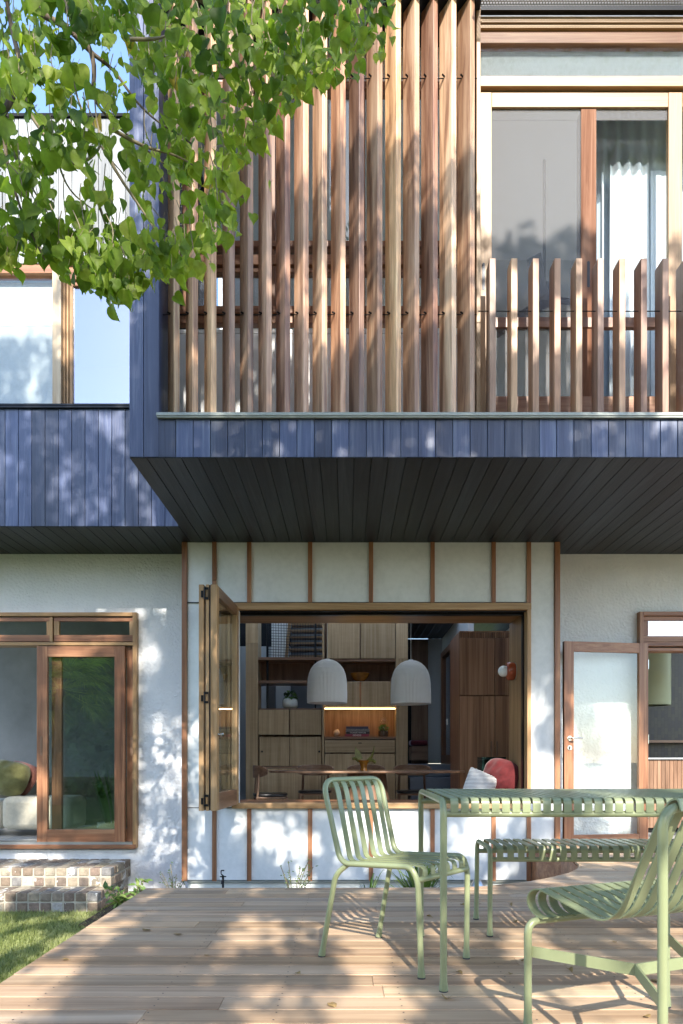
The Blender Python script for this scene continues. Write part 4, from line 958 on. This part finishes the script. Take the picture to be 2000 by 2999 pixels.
dining_chair('walnut dining chair on the far side, directly behind the amber vase', (X(1073,9.15), 9.2, 0), R(180))
dining_chair('walnut dining chair on the far side, right of the amber vase', (X(1210,9.15), 9.2, 0), R(180))
dining_chair('dining chair at the right end behind the striped cushion, timber paled as if sunlit', (X(1392,8.75), 8.78, 0), R(70), 'pale')  # pale timber colour stands in for sun on this chair
# vase
vs_ = thing('vase', 'sculptural amber and olive glass vase on the dining table', 'vase', (X(1065,8.5), 8.5, .742))
mb = MB(); mb.lathe([(0,.0),(.045,.0),(.042,.02),(.038,.05),(.055,.10),(.075,.13),(.07,.13),(.05,.10),(.03,.055),(0,.04)], 24); mb.build('body', M['glass_amber'], vs_, world=False, smooth=60)
mb = MB()
for p in ([(-.055,.0,.11),(-.10,.01,.16),(-.14,0,.15)], [(.05,0,.11),(.10,0,.14),(.15,.0,.10)]): mb.tube(fillet(p,.04), .02, 8, radii=None)
mb.add([(-.10,.0,.12),(-.01,.02,.15),(-.045,.03,.24),(-.085,.02,.27),(-.10,.0,.31),(-.112,0,.22)], [(0,1,2,3,4,5)])
mb.tube([(.05,0,.12),(.10,0,.18),(.125,.0,.25),(.13,0,.31)], .014, 8, radii=[.022,.016,.010,.004]); mb.build('wing', M['glass_olive'], vs_, world=False, smooth=60)
# cushions on the window seat
zs_ = OZ0-.02
def cushion(name, label, mat, loc, w, h, t, rz, rx=-12, ry=0, wr=.02, soft=0.0):
    mb = MB(); mb.pillow(w, h, t, wr=wr, soft=soft)
    q = Matrix.Rotation(R(ry), 4, 'Y'); q2 = Matrix.Rotation(R(rx), 4, 'X')
    mb.v = [tuple(q2@(q@Vector(p))) for p in mb.v]; mz = min(p[2] for p in mb.v); mb.v = [(a,b,c-mz) for a,b,c in mb.v]
    o = mb.build(name, M[mat], org=loc, world=False, smooth=180); o.rotation_euler = (0,0,R(rz)); return tag(o, label, 'cushion')
cushion('cushion', 'dusty red velvet cushion leaning in the right corner of the window seat', 'velvet', (X(1462,7.45), 7.45, zs_), .44, .46, .20, -40, -10, 14, .035, .22)
cushion('cushion', 'white cushion with thin dark stripes leaning on the red cushion', 'stripe', (X(1403,7.4), 7.33, zs_), .33, .31, .13, 10, -22, 26, .02, .05)
# wardrobe
YWd = 9.0
def kx(u): return X(u, YWd)
def kz(v): return Z(v, YWd)
wd_ = thing('wardrobe', 'tall striped brown veneer wardrobe with a slotted vent along the top', 'wardrobe', (2.0, YWd+.4, 0))
mb = MB(); mb.box(kx(1346), 2.74, YWd+.03, YWd+.8, 0, kz(1848)); mb.build('carcass', M['merbauZ'], wd_)
for u0, u1 in ((1347,1448.3),(1449.7,1560)):
    for v0, v1 in ((1868.5,2036),(2039,2480)): mb = MB(); mb.box(kx(u0), kx(u1), YWd, YWd+.028, kz(v1), kz(v0)); mb.build('door', M['wardrobe'], wd_, bevel=.003)
mb = MB(); u = 1348
while u < 1560: mb.box(kx(u), kx(u+2.6), YWd, YWd+.03, kz(1867.5), kz(1852)); u += 5.4
mb.box(kx(1346), kx(1560), YWd, YWd+.03, kz(1851.5), kz(1848)); mb.build('vent', M['wardrobe'], wd_)
for u in (1438, 1455): mb = MB(); mb.box(kx(u-1.6), kx(u+1.6), YWd-.028, YWd-.001, kz(2213), kz(2171)); mb.build('handle', M['walnutZ'], wd_, bevel=.003)
mb = MB(); mb.box(1.35, 1.368, YWd+.25, YWd+.29, 1.35, 1.43); mb.build('switch', M['white'], wd_)
mt_ = thing('side_table', 'dark green marble box table behind the cushions', 'side table', (X(1445,8.3), 8.3, 0))
mb = MB(); a0, a1 = X(1404,8.3), X(1474,8.3); zt2 = Z(2217,8.3)
mb.box(a0, a1, 8.15, 8.45, zt2-.03, zt2); mb.box(a0, a0+.03, 8.15, 8.45, 0, zt2-.031); mb.box(a1-.03, a1, 8.15, 8.45, 0, zt2-.031); mb.box(a0+.03, a1-.03, 8.42, 8.45, .0, zt2-.031); mb.build('top', M['marble'], mt_, bevel=.003)
# hall bench
hb = thing('hall_bench', 'small timber bench with a dark red cushion far down the hall', 'bench', (X(1226,12.3), 12.3, .8))
mb = MB(); mb.box(X(1202,12.3), X(1250,12.3), 12.15, 12.5, .86, Z(2187,12.3)); mb.build('base', M['walnutX'], hb, bevel=.004)
mb = MB(); mb.box(X(1200,12.3), X(1250,12.3), 12.14, 12.5, Z(2184,12.3), Z(2168,12.3)); mb.build('cushion', M['velvet_dk'], hb, bevel=.03)

# ================================================================ SITTING ROOM
sf = thing('sofa', 'cream boucle sofa inside the left sliding door', 'sofa', (-3.6, 8.0, 0))
mb = MB(); mb.box(X(0,7.85), X(210,7.85), 7.85, 8.35, .07, Z(2334,7.85)); mb.build('seat_block', M['boucle'], sf, bevel=.07, smooth=60)
mb = MB(); mb.box(-4.6, X(-4,7.85), 7.9, 8.6, .07, .40); mb.build('seat', M['boucle'], sf, bevel=.06, smooth=60)
mb = MB(); mb.box(-4.6, -2.2, 8.62, 9.0, .05, .66); mb.build('backrest', M['taupe'], sf, bevel=.08, smooth=60)
mb = MB(); mb.box(-2.9, -2.15, 8.37, 8.62, .05, .36); mb.build('chaise', M['taupe'], sf, bevel=.06, smooth=60)
zc = Z(2334,7.85)
cushion('cushion', 'plump olive green velvet cushion on the end of the cream sofa', 'olive', (X(18,8.05), 8.05, zc), .52, .44, .28, 8, -24, 10, .04, .2)
cushion('cushion', 'dusty rose cushion behind the olive cushion on the sofa', 'rose', (X(52,8.2), 8.24, zc), .46, .40, .16, -8, -24, 18, .03, .15)
sn = thing('snake_plant', 'snake plant with upright banded leaves behind the sliding door glass', 'plant', (X(316,7.75), 7.78, -.012))
mb = MB(); mb.lathe([(0,0),(.10,0),(.13,.05),(.13,.18),(.11,.18),(0,.16)], 22); mb.build('pot', M['ceramic'], sn, world=False, smooth=50)
mb = MB()
for k in range(13):
    a = random.uniform(0,6.3); L = random.uniform(.45,.85); q = Vector((.05*math.cos(a), .05*math.sin(a), .15)); lean = Vector((-.12+.3*random.random()*math.cos(a), .2*math.sin(a), 1)).normalized()
    pts = [q+lean*L*t+Vector((-.08*t*t,0,0)) for t in (0,.25,.5,.75,1)]
    side = Vector((math.cos(a+1.2), math.sin(a+1.2), 0)); ww = [.012,.02,.021,.014,.001]; vs = []
    for p_, w__ in zip(pts, ww): vs += [p_-side*w__, p_+side*w__]
    mb.add(vs, [(i*2,i*2+1,i*2+3,i*2+2) for i in range(4)])
mb.build('foliage', M['leaf_in'], sn, world=False)
mb = MB(); curtain(mb, -2.85, -2.45, 9.6, .02, 2.6, .04, .12); tag(mb.build('curtain', M['taupe'], org=(-2.65, 9.6, 0), smooth=180), 'taupe floor length curtain in the dim sitting room', 'curtain')

# ================================================================ KITCHEN
hd = thing('range_hood', 'sage green cylindrical range hood in the kitchen', 'range hood', (X(1908,8.9), 8.9, Z(2066,8.9)))
mb = MB(); mb.lathe([(.20,0),(.23,0),(.232,.01),(.232,1.6),(0,1.6)], 40); mb.build('cylinder', M['hood'], hd, world=False, smooth=50)
kc = thing('kitchen_counter', 'timber fronted kitchen counter with a pale top', 'counter', (4.0, 8.4, 0))
mb = MB()
x = X(1880,8.3)
while x < 6: mb.box(x, x+.045, 8.3, 8.33, .05, .875); x += .048
mb.split('front_batten', M['walnutZ'], kc, bevel=.002)
mb = MB(); mb.box(X(1880,8.3), 6, 8.27, 8.95, .885, .905); mb.build('worktop', M['lgrey'], kc, bevel=.002)
mb = MB(); mb.box(X(1880,8.3), 6, 8.34, 8.9, .0, .88); mb.build('carcass', M['dark'], kc)
mb = MB(); mb.box(2.86, 6.8, 9.75, 9.995, 1.12, 1.155); tag(mb.build('kitchen_shelf', M['walnutX'], org=(4.5, 9.9, 1.12)), 'thin timber shelf on the dark tiled kitchen wall', 'shelf')

# ================================================================ TREES
def fbm(p): return noise.noise(p)+.5*noise.noise(p*2.03+Vector((5,1,9)))+.25*noise.noise(p*4.1+Vector((2,8,3)))
# ---- overhanging tallow tree at the left: trunk outside the picture, twigs hanging into it
tt = thing('tallow_tree', 'leafy green tree overhanging the upper left with drooping heart shaped leaves', 'tree', (-4.6, .4, GZ))
mb = MB()
trunk = fillet([(-4.6,.4,GZ),(-4.5,.45,1.2),(-4.2,.7,2.6),(-3.6,1.2,4.2),(-3.2,1.5,5.6)], .6, 6)
mb.tube(trunk, .1, 14, radii=[.17-.1*i/(len(trunk)-1) for i in range(len(trunk))]); mb.build('trunk', M['bark'], tt, smooth=60)
def P3(u, v, d): return Vector((X(u,d), d, Z(v,d)))
BR_ = []
def branch(pts, r0, r1, mat='bark', name='branch'):
    q = fillet(pts, .12, 4); n = len(q); mb = MB(); mb.tube(q, r0, 8, radii=[r0+(r1-r0)*i/(n-1) for i in range(n)]); mb.build(name, M[mat], tt, smooth=60); BR_.append(q)
root = Vector((-3.6,1.2,4.2)); root2 = Vector((-3.4,1.35,5.0))
D0 = 2.9
branch([root, P3(-320,330,2.6), P3(-120,360,2.7), P3(5,345,2.75), P3(68,215,2.85), P3(25,50,2.9), P3(10,-90,2.9)], .022, .007)
branch([root2, P3(-300,-260,2.7), P3(-40,-120,2.8), P3(80,-10,2.9), P3(125,45,2.9), P3(200,80,2.9), P3(260,150,2.95), P3(330,200,3.0), P3(420,330,3.0), P3(560,420,3.0)], .022, .003)
branch([root2, P3(-100,-200,2.8), P3(150,-60,2.9), P3(190,20,2.9), P3(280,160,2.95), P3(270,290,2.95), P3(330,360,3.0), P3(480,480,3.05)], .02, .003)
branch([root, P3(-300,420,2.5), P3(-120,400,2.5), P3(10,340,2.55), P3(15,450,2.6), P3(60,620,2.6), P3(130,760,2.65)], .016, .003)
branch([root2, P3(-60,-300,2.9), P3(300,-120,3.0), P3(520,-40,3.1), P3(700,60,3.15), P3(830,160,3.15), P3(930,260,3.2)], .024, .003)
branch([root2, P3(0,-400,2.8), P3(500,-220,3.0), P3(760,-80,3.2), P3(930,10,3.25), P3(1050,70,3.25), P3(1095,130,3.25)], .024, .003)
for pts in ([(130,90),(170,105),(215,240),(230,300),(300,440),(370,520)],[(-10,215),(70,205),(140,140),(170,105)],[(170,105),(205,190),(250,240),(262,330)],[(190,480),(250,475),(300,430),(280,340),(275,250)],
            [(330,380),(420,430),(520,455),(590,500)],[(60,205),(80,330),(150,420),(200,560),(280,620)],[(300,430),(350,520),(420,620),(470,700)],[(380,115),(470,115),(540,80)],[(10,345),(40,460),(100,560),(150,640)],[(260,520),(290,600),(330,720),(350,800)]):
    d = random.uniform(2.6,3.0); branch([P3(u,v,d+.03*i) for i,(u,v) in enumerate(pts)], .0075, .0025, 'twig', 'twig')
# clusters: (centre u, v, radius px, leaves, depth)
CL = []
def lim(u):      # lower edge of the hanging foliage in the photograph
    pts = [(-80,790),(60,800),(150,790),(215,800),(260,880),(320,905),(370,890),(430,830),(520,835),(575,760),(640,690),(665,560),(700,455),(745,455),(790,320),(860,320),(905,250),(1000,240),(1040,200),(1090,170),(1115,60),(1130,-50)]
    for (a,b),(c,e) in zip(pts, pts[1:]):
        if a <= u <= c: return b+(e-b)*(u-a)/(c-a)
    return -100
tries = 0
while len(CL) < 150 and tries < 20000:
    tries += 1
    u = random.uniform(-80, 1120); v = random.uniform(-90, 880)
    if v > lim(u)-62: continue
    q = fbm(Vector((u/170, v/170, 4.2)))
    sparse = 0
    if u < 420 and v < 640: sparse = .62
    if 60 < u < 330 and 20 < v < 320: sparse = .82
    if u > 600 and v < lim(u)-170: sparse = max(sparse, .25)
    if random.random() < sparse: continue
    if q < -.22 and v < lim(u)-110: continue
    if any((u-a)**2+(v-b)**2 < 34**2 for a, b, *_ in CL): continue
    CL.append((u, v, random.uniform(30,58), random.randint(8,14), random.uniform(2.45,3.25)))
CL += [(292,815,26,7,2.8),(330,832,22,6,2.85),(362,822,22,6,2.8),(255,795,26,6,2.75),(540,755,24,6,2.95),(505,770,24,6,2.9)]
for u in range(-60, 1110, 26):      # a drooping fringe along the lower edge
    l = lim(u)-random.uniform(52, 95)
    CL.append((u+random.uniform(-8,8), l, 30, 6, random.uniform(2.6,3.1)))
VAR = []
for k in range(14):
    wd = random.uniform(.82,1.08); fold = random.uniform(.05,.55); dr = random.uniform(.1,.5); tws = random.uniform(-.5,.5); cup = random.uniform(-.25,.35); vs = []; fs = []
    prof = [(.0,.03),(-.05,.34),(.03,.66),(.15,.92),(.30,1.02),(.46,.97),(.61,.77),(.74,.47),(.86,.17),(1.0,.0)]
    for j, (y, ww) in enumerate(prof):
        yy = max(0, y) if j else 0
        for c in (-1,-.55,0,.55,1):
            x = c*ww*wd/2; z = -dr*yy*yy+abs(x)*fold+cup*x*x*2+tws*x*yy+.03*math.sin(yy*9+c*2+k)
            vs.append((x, y if c else yy*.98+(.06 if j == 1 else 0), z))
    for j in range(len(prof)-1):
        for c in range(4): a = j*5+c; fs.append((a,a+1,a+6,a+5))
    VAR.append((vs, fs))
mb = MB(); tw = MB()
for u, v, rad, nl, d in CL:
    c = P3(u, v, d); rw = rad*d/2000
    az0 = random.uniform(-.9,.9)
    anchor = c+Vector((random.uniform(-.05,.02), random.uniform(-.03,.06), random.uniform(.10,.2)))
    tw.tube(fillet([anchor, anchor*.4+c*.6+Vector((random.uniform(-.03,.03),0,.02)), c+Vector((0,0,-rw*.4))], .05, 3), .002, 4, radii=None, cap=False)
    base_r = min(.98, max(0, random.gauss(.5, .22)))
    for k in range(nl):
        p = c+Vector((random.gauss(0,rw*.8), random.gauss(0,rw*.8), random.gauss(0,rw*.75)))
        L = random.choice((random.uniform(.03,.05), random.uniform(.046,.076), random.uniform(.046,.076)))
        tip = Vector((random.gauss(0,.42), random.gauss(-.05,.42), -1))
        az = az0+random.gauss(0,.75)
        nr = Vector((math.sin(az), -math.cos(az), random.gauss(.55,.4)))
        tw.tube([p+Vector((random.uniform(-.012,.012), .01, random.uniform(.018,.035))), p], .0009, 3, cap=False)
        put_leaf(mb, p, tip, nr, L, *random.choice(VAR), rnd=min(.96,max(0,random.gauss(base_r,.14))) if random.random() > .004 else 1.0)
mb.build('crown', M['leaf'], tt, smooth=180); tw.build('twig', M['twig'], tt)

# ---- the shading canopy behind the camera and above the picture: leaves of three garden trees, each spray hung
# where the sun passes through it, so that their shadows fall on the house and the deck as dappled light
ST = [thing('shade_tree', 'tall shade tree behind the terrace at the left', 'tree', (-5.2, -5.5, GZ), 0, 'garden trees behind the terrace'),
      thing('shade_tree', 'tall shade tree behind the middle of the terrace', 'tree', (3.4, -7.5, GZ), 0, 'garden trees behind the terrace'),
      thing('shade_tree', 'tall shade tree behind the terrace at the right', 'tree', (6.8, -5.5, GZ), 0, 'garden trees behind the terrace')]
CR = [MB(), MB(), MB()]
def px(P): return 1016+2000*P.x/P.y, 2220-2000*(P.z-EYE)/P.y
def spray(P, back, step, near=False):
    if near:        # the hanging twigs already shade this point
        F = P+SUN*((P.y-2.85)/-SUN.y); fu, fv = px(F)
        if -120 < fu < 1130 and -80 < fv < lim(max(-80,min(1130,fu)))+25 and random.random() < .55: return
    q = P+SUN*(back/-SUN.y)
    while q.y > .02:
        u, v = px(q)
        if v < -200 or u < -250 or u > 2250: break
        q = q+SUN*.3
    i = 0 if q.x < -1.6 else (1 if q.x < 4 else 2)
    for k in range(11):
        p = q+Vector((random.gauss(0,step*.5), random.gauss(0,step*.9), random.gauss(0,step*.5)))
        n = SUN+Vector((random.gauss(0,.4), random.gauss(0,.4), random.gauss(0,.4)))
        put_leaf(CR[i], p-Vector((0,0,-step*.5)), (random.gauss(0,.6), random.gauss(0,.3), -1), n, step*random.uniform(.75,1.15), LVS, LFS)
def shade(points, litf, scale, back, step, seed, aniso=(1,1,1), near=False):
    vals = []
    for P in points:
        q = Vector((P.x/scale*aniso[0], P.y/scale*aniso[1], P.z/scale*aniso[2]))+Vector((seed*7.3, seed*3.1, seed))
        vals.append((noise.noise(q)+.45*noise.noise(q*2.3), P))
    srt = sorted(a for a, _ in vals); import bisect
    for a, P in vals:
        rank = bisect.bisect(srt, a)/len(srt)
        f = litf(P)**.78
        if rank > 1-f: continue
        spray(P, random.uniform(*back), step, near)
def grid(u0, u1, v0, v1, s, fn):
    out = []; nu = int((u1-u0)/s); nv = int((v1-v0)/s)
    for i in range(nu):
        for j in range(nv): out.append(Vector(fn(u0+(i+.5+random.uniform(-.3,.3))*s, v0+(j+.5+random.uniform(-.3,.3))*s)))
    return out
def sm(a, b, x): t = min(1, max(0, (x-a)/(b-a))); return t*t*(3-2*t)
def lit_bay(P):
    u, v = px(P)
    if P.z < 3.45:
        if u < 470: return .08
        return .12+.83*sm(1540, 1900, u)
    if u < 470: return 1.0 if v < 640 else (.45 if v < 960 else .08)
    if u < 1395:
        vb = 380+.10*max(0, u-760) if u > 760 else 380+.5*(760-u)
        return max(.27, 1-.75*sm(vb-40, vb+40, v)) if v < 900 else .36
    if v > 756: return .42
    return max(.16, 1-.9*sm(530, 600, v))
shade(grid(-1.65, 3.0, 3.1, 7.0, .08, lambda a, b: (a, YB+.05, b)), lit_bay, .33, (5.06, 6.0), .085, 1, (1,1,.75))
def lit_wing(P):
    u, v = px(P)
    if v < 815: return 1.0
    if v < 960: return .85
    if v < 1190: return .16
    return .30
shade(grid(-4.4, -1.0, 3.1, 5.5, .08, lambda a, b: (a, YW, b)), lit_wing, .27, (5.5, 8.0), .085, 2)
def lit_low(P):
    u, v = px(P)
    if u < 410: return .12
    if u < 540: return .17
    if u < 740: return .15
    if u < 1480: return .18+.45*sm(740, 800, u) if v > 2330 else .2
    if u < 1560: return .35
    if u < 1660: return .62
    return .48
shade(grid(-4.4, -1.0, -.5, 2.6, .08, lambda a, b: (a, 7.0 if a > -1.7 else 7.4, b)), lit_low, .36, (8.5, 11.5), .085, 3, (1,1,1), True)
shade(grid(-1.0, 4.2, -.5, 2.6, .08, lambda a, b: (a, 7.0, b)), lit_low, .42, (7.0, 9.5), .085, 5, (1,1,.8), True)
def lit_deck(P):
    u, v = px(P)
    if P.y < .5: return .5
    if P.x < -1.39: return .55
    e = (u-(480-.95*(v-2610)))            # right of the lit left margin
    if e < 0: return 1.0
    if e < 230+(v-2610)*.35: return .0
    f_ = .74 if u < 1250 else .62
    return .40+(f_-.40)*sm(2690, 2840, v)
shade(grid(-4.2, 3.6, 1.3, 6.9, .085, lambda a, b: (a, b, 0 if a > -1.39 else GZ)), lit_deck, .32, (5.6, 7.6), .09, 4, (1.15,.55,1))
# crown tops whose shadows clear the house
for i, (cx, cy, n) in enumerate(((-5.5,-5.5,900),(3.0,-8.0,900),(7.2,-5.5,1200))):
    k = 0
    while k < n:
        p = Vector((random.gauss(cx, 1.5), random.gauss(cy, 1.5), random.uniform(8, 15)))
        if p.z-.685*(5-p.y) < 7.6 and abs(p.x+.15*(5-p.y)*-1) < 7: p.z += 6
        if p.z-.685*(5-p.y) < 7.6: continue
        put_leaf(CR[i], p, (random.gauss(0,.6), random.gauss(0,.6), -1), (random.gauss(0,1), -1, .6), random.uniform(.1,.16), LVS, LFS); k += 1
for i, T in enumerate(ST):
    if CR[i].f: CR[i].build('crown', M['leaf_dk'], T)
    x, y, _ = T.location; mb = MB(); top = Vector((x*.85, y+.6, 7.5))
    q = fillet([(x,y,GZ),(x+.1,y+.1,2.5),tuple(top*.6+Vector((x,y,0))*.4),tuple(top)], .8, 5); mb.tube(q, .2, 14, radii=[.24-.17*j/(len(q)-1) for j in range(len(q))]); mb.build('trunk', M['bark'], T, smooth=60)
    for k in range(7):
        a = q[-1-k%4] if k < 4 else q[len(q)//2+k-4]; e = Vector((x+(random.uniform(-.7,2) if i == 1 else random.gauss(0,1.3)), y+random.uniform(.5,3.0), random.uniform(5.5,9.5))); mb = MB(); qq = fillet([a, a*.5+e*.5+Vector((0,0,.4)), e], .8, 4); mb.tube(qq, .05, 8, radii=[.05-.042*j/(len(qq)-1) for j in range(len(qq))]); mb.build('branch', M['bark'], T, smooth=60)
# hedge at the far end of the garden (seen mirrored in the panes)
mb = MB()
for k in range(22000):
    x_ = random.uniform(-14,14); top_ = (10.5 if x_ < -4.5 else 4.8)+1.3*noise.noise(Vector((x_*.35,0,2)))+.5*noise.noise(Vector((x_*1.3,3,2)))
    p = Vector((x_, -11+random.gauss(0,.6), GZ+random.uniform(0,1)*top_)); put_leaf(mb, p, (random.gauss(0,.5), random.gauss(0,.5), random.gauss(0,.6)), (random.gauss(0,.6), 1, .5), random.uniform(.25,.5), LVS, LFS)
for k in range(20000):
    p = Vector((random.uniform(-14,-4), -11.4+random.gauss(0,.5), GZ+random.uniform(0,1)*10)); put_leaf(mb, p, (random.gauss(0,.5), random.gauss(0,.5), random.gauss(0,.6)), (random.gauss(0,.6), 1, .5), random.uniform(.25,.55), LVS, LFS)
hg = mb.build('hedge', M['leaf_dk'], org=(0,-11,GZ)); tag(hg, 'dense green hedge along the far end of the garden', 'hedge')

pt = thing('palm_tree', 'fan palm at the far left of the garden, mirrored in the sliding door', 'tree', (-9.0, -6.5, GZ))
mb = MB(); mb.tube([(0,0,0),(.05,0,1.6),(.1,.05,3.6)], .16, 14, radii=[.2,.16,.13]); mb.build('trunk', M['bark'], pt, world=False, smooth=60)
mb = MB()
for k in range(34):
    a = random.uniform(0,6.3); el_ = random.uniform(-.7,.9); dr_ = Vector((math.cos(a)*math.cos(el_), math.sin(a)*math.cos(el_), math.sin(el_))); hub = Vector((.1,.05,3.6))+dr_*random.uniform(.6,1.3)
    side = dr_.cross(Vector((0,0,1))).normalized(); upv = side.cross(dr_)
    mb.tube([(.1,.05,3.6), hub], .014, 5)
    for j in range(26):
        q = -1.5+3.0*j/25; d_ = (dr_*math.cos(q)+side*math.sin(q)).normalized(); L = random.uniform(.7,1.1); tip_ = hub+d_*L-Vector((0,0,.35*L*L)); mid_ = hub+d_*L*.55; wv_ = d_.cross(upv).normalized()*.022
        mb.add([hub, mid_-wv_, mid_+wv_, tip_], [(0,1,2),(1,3,2)])
mb.build('crown', M['leaf'], pt, world=False)

# ================================================================ GARDEN PLANTS, GRASS, SMALL FITTINGS
def grass_plant(name, label, loc, h, n, spread, w=.012, mat='leaf_bed', group=None):
    t_ = thing(name, label, 'plant', loc, 0, group); mb = MB()
    for k in range(n):
        a = random.uniform(0,6.3); L = h*random.uniform(.6,1.1); o = Vector((math.cos(a), math.sin(a), 0)); s_ = Vector((-o.y, o.x, 0)); q = o*random.uniform(0,spread*.25); vs = []
        bend = random.uniform(.3,1.0)*spread
        for t in (0,.3,.6,.85,1): p = q+o*(bend*t*t)+Vector((0,0,L*(t-.28*t*t*t*random.uniform(.6,1.4)))); ww = w*(1-.2*t)*(1-t**4)+.0006; vs += [p-s_*ww, p+s_*ww]
        mb.add(vs, [(i*2,i*2+1,i*2+3,i*2+2) for i in range(4)])
    mb.build('foliage', M[mat], t_, world=False); return t_
def shrub(name, label, loc, h, rad, n, L=.04, mat='leaf_bed', stems=9):
    t_ = thing(name, label, 'plant', loc); mb = MB(); sm_ = MB()
    for k in range(stems):
        a = random.uniform(0,6.3); e = Vector((rad*random.uniform(.3,1)*math.cos(a), rad*random.uniform(.3,1)*math.sin(a), h*random.uniform(.55,1))); q = fillet([(0,0,0), tuple(e*.5+Vector((0,0,h*.12))), tuple(e)], .1, 4); sm_.tube(q, .0035, 5, cap=False)
        for j in range(n//stems):
            p = q[random.randint(2, len(q)-1)]+Vector((random.gauss(0,.012), random.gauss(0,.012), random.gauss(0,.012))); put_leaf(mb, p, (random.gauss(0,.8), random.gauss(0,.8), random.uniform(-.1,1)), (random.gauss(0,.5), -.6, .8), L*random.uniform(.7,1.2), LV2, LF2)
    sm_.build('stem', M['twig'], t_, world=False); mb.build('foliage', M[mat], t_, world=False); return t_
bz = GZ+.10
grass_plant('strap_leaf_plant', 'bushy plant with long narrow leaves behind the table legs by the white wall', (X(1225,5.7), 5.7, bz), .72, 70, .34, .014)
grass_plant('strap_leaf_plant', 'small tuft of narrow leaves behind the chair back by the white wall', (X(1078,5.7), 5.7, bz), .50, 16, .16, .010)
shrub('twiggy_shrub', 'sparse twiggy shrub poking up behind the deck near the garden tap', (X(858,5.9), 5.9, bz), .56, .22, 150, .022)
shrub('twiggy_shrub', 'low sprig behind the deck corner by the rendered wall', (X(510,6.2), 6.2, bz), .40, .16, 70, .025)
shrub('broad_leaf_shrub', 'leafy light green shrub beside the brick steps at the deck edge', (X(383,5.95), 5.95, GZ+.03), .36, .2, 170, .075, 'leaf_bed', 14)
gl = thing('garden_light', 'grey cone shaped garden light in the planting bed', 'garden light', (X(1397,5.6), 5.6, bz))
mb = MB(); mb.tube([(0,0,0),(0,0,.33)], .012, 8); mb.build('post', M['alu'], gl, world=False)
mb = MB(); mb.lathe([(.055,.30),(.05,.315),(.025,.36),(0,.372)], 20); mb.lathe([(0,.305),(.055,.30)], 20); mb.build('hood', M['alu'], gl, world=False, smooth=50)
gt = thing('garden_tap', 'small black garden tap on a riser against the white base', 'tap', (X(653,6.6), 6.6, bz))
mb = MB(); mb.tube([(0,0,0),(0,0,.22)], .011, 8); mb.tube(fillet([(0,0,.18),(0,-.06,.18),(0,-.07,.15)], .02), .008, 8); mb.build('riser', M['black'], gt, world=False)
mb = MB(); mb.tube(fillet([(.0,0,.22),(-.02,0,.235),(-.018,0,.27),(.012,0,.268)], .012), .006, 8); mb.box(-.03,.03,-.006,.006,.205,.215); mb.build('handle', M['black'], gt, world=False)
mb = MB()
for k in range(22):
    x = random.uniform(-1.3, 1.8); y = random.uniform(2.2, 4.6); a = random.uniform(0, 6.3); put_leaf(mb, (x, y, .006), (math.cos(a), math.sin(a), .12), (0,0,1), random.uniform(.018,.045), *random.choice(VAR), rnd=1.0)
tag(mb.build('fallen_leaves', M['leaf_dry']), kind='stuff')
# lawn grass
mb = MB(); vs = []; fs = []; rs = []
for k in range(62000):
    y = 2.5+4.1*random.random()**.8; x = random.uniform(max(-4.6, -.53*y-.25), -1.40)
    if y > 6.42 and x < -2.33: continue
    if y > 5.6 and x > -2.2: continue
    h = random.uniform(.018,.045); a = random.uniform(0,6.3); l = random.uniform(.2,.9)*h; c, s_ = math.cos(a), math.sin(a); w_ = random.uniform(.0012,.0026)
    b_ = len(vs); vs += [(x-s_*w_,y+c*w_,GZ),(x+s_*w_,y-c*w_,GZ),(x+c*l*.35+s_*w_*.8,y+s_*l*.35-c*w_*.8,GZ+h*.62),(x+c*l*.35-s_*w_*.8,y+s_*l*.35+c*w_*.8,GZ+h*.62),(x+c*l,y+s_*l,GZ+h)]
    fs += [(b_,b_+1,b_+2,b_+3),(b_+3,b_+2,b_+4)]; r_ = min(1,max(0,.5+.6*noise.noise(Vector((x*2,y*2,1)))+random.gauss(0,.22))); rs += [r_, r_]
mb.v = vs; mb.f = fs; mb.r = rs; mb.mi = [0]*len(fs)
tag(mb.build('grass', M['blade']), kind='stuff')
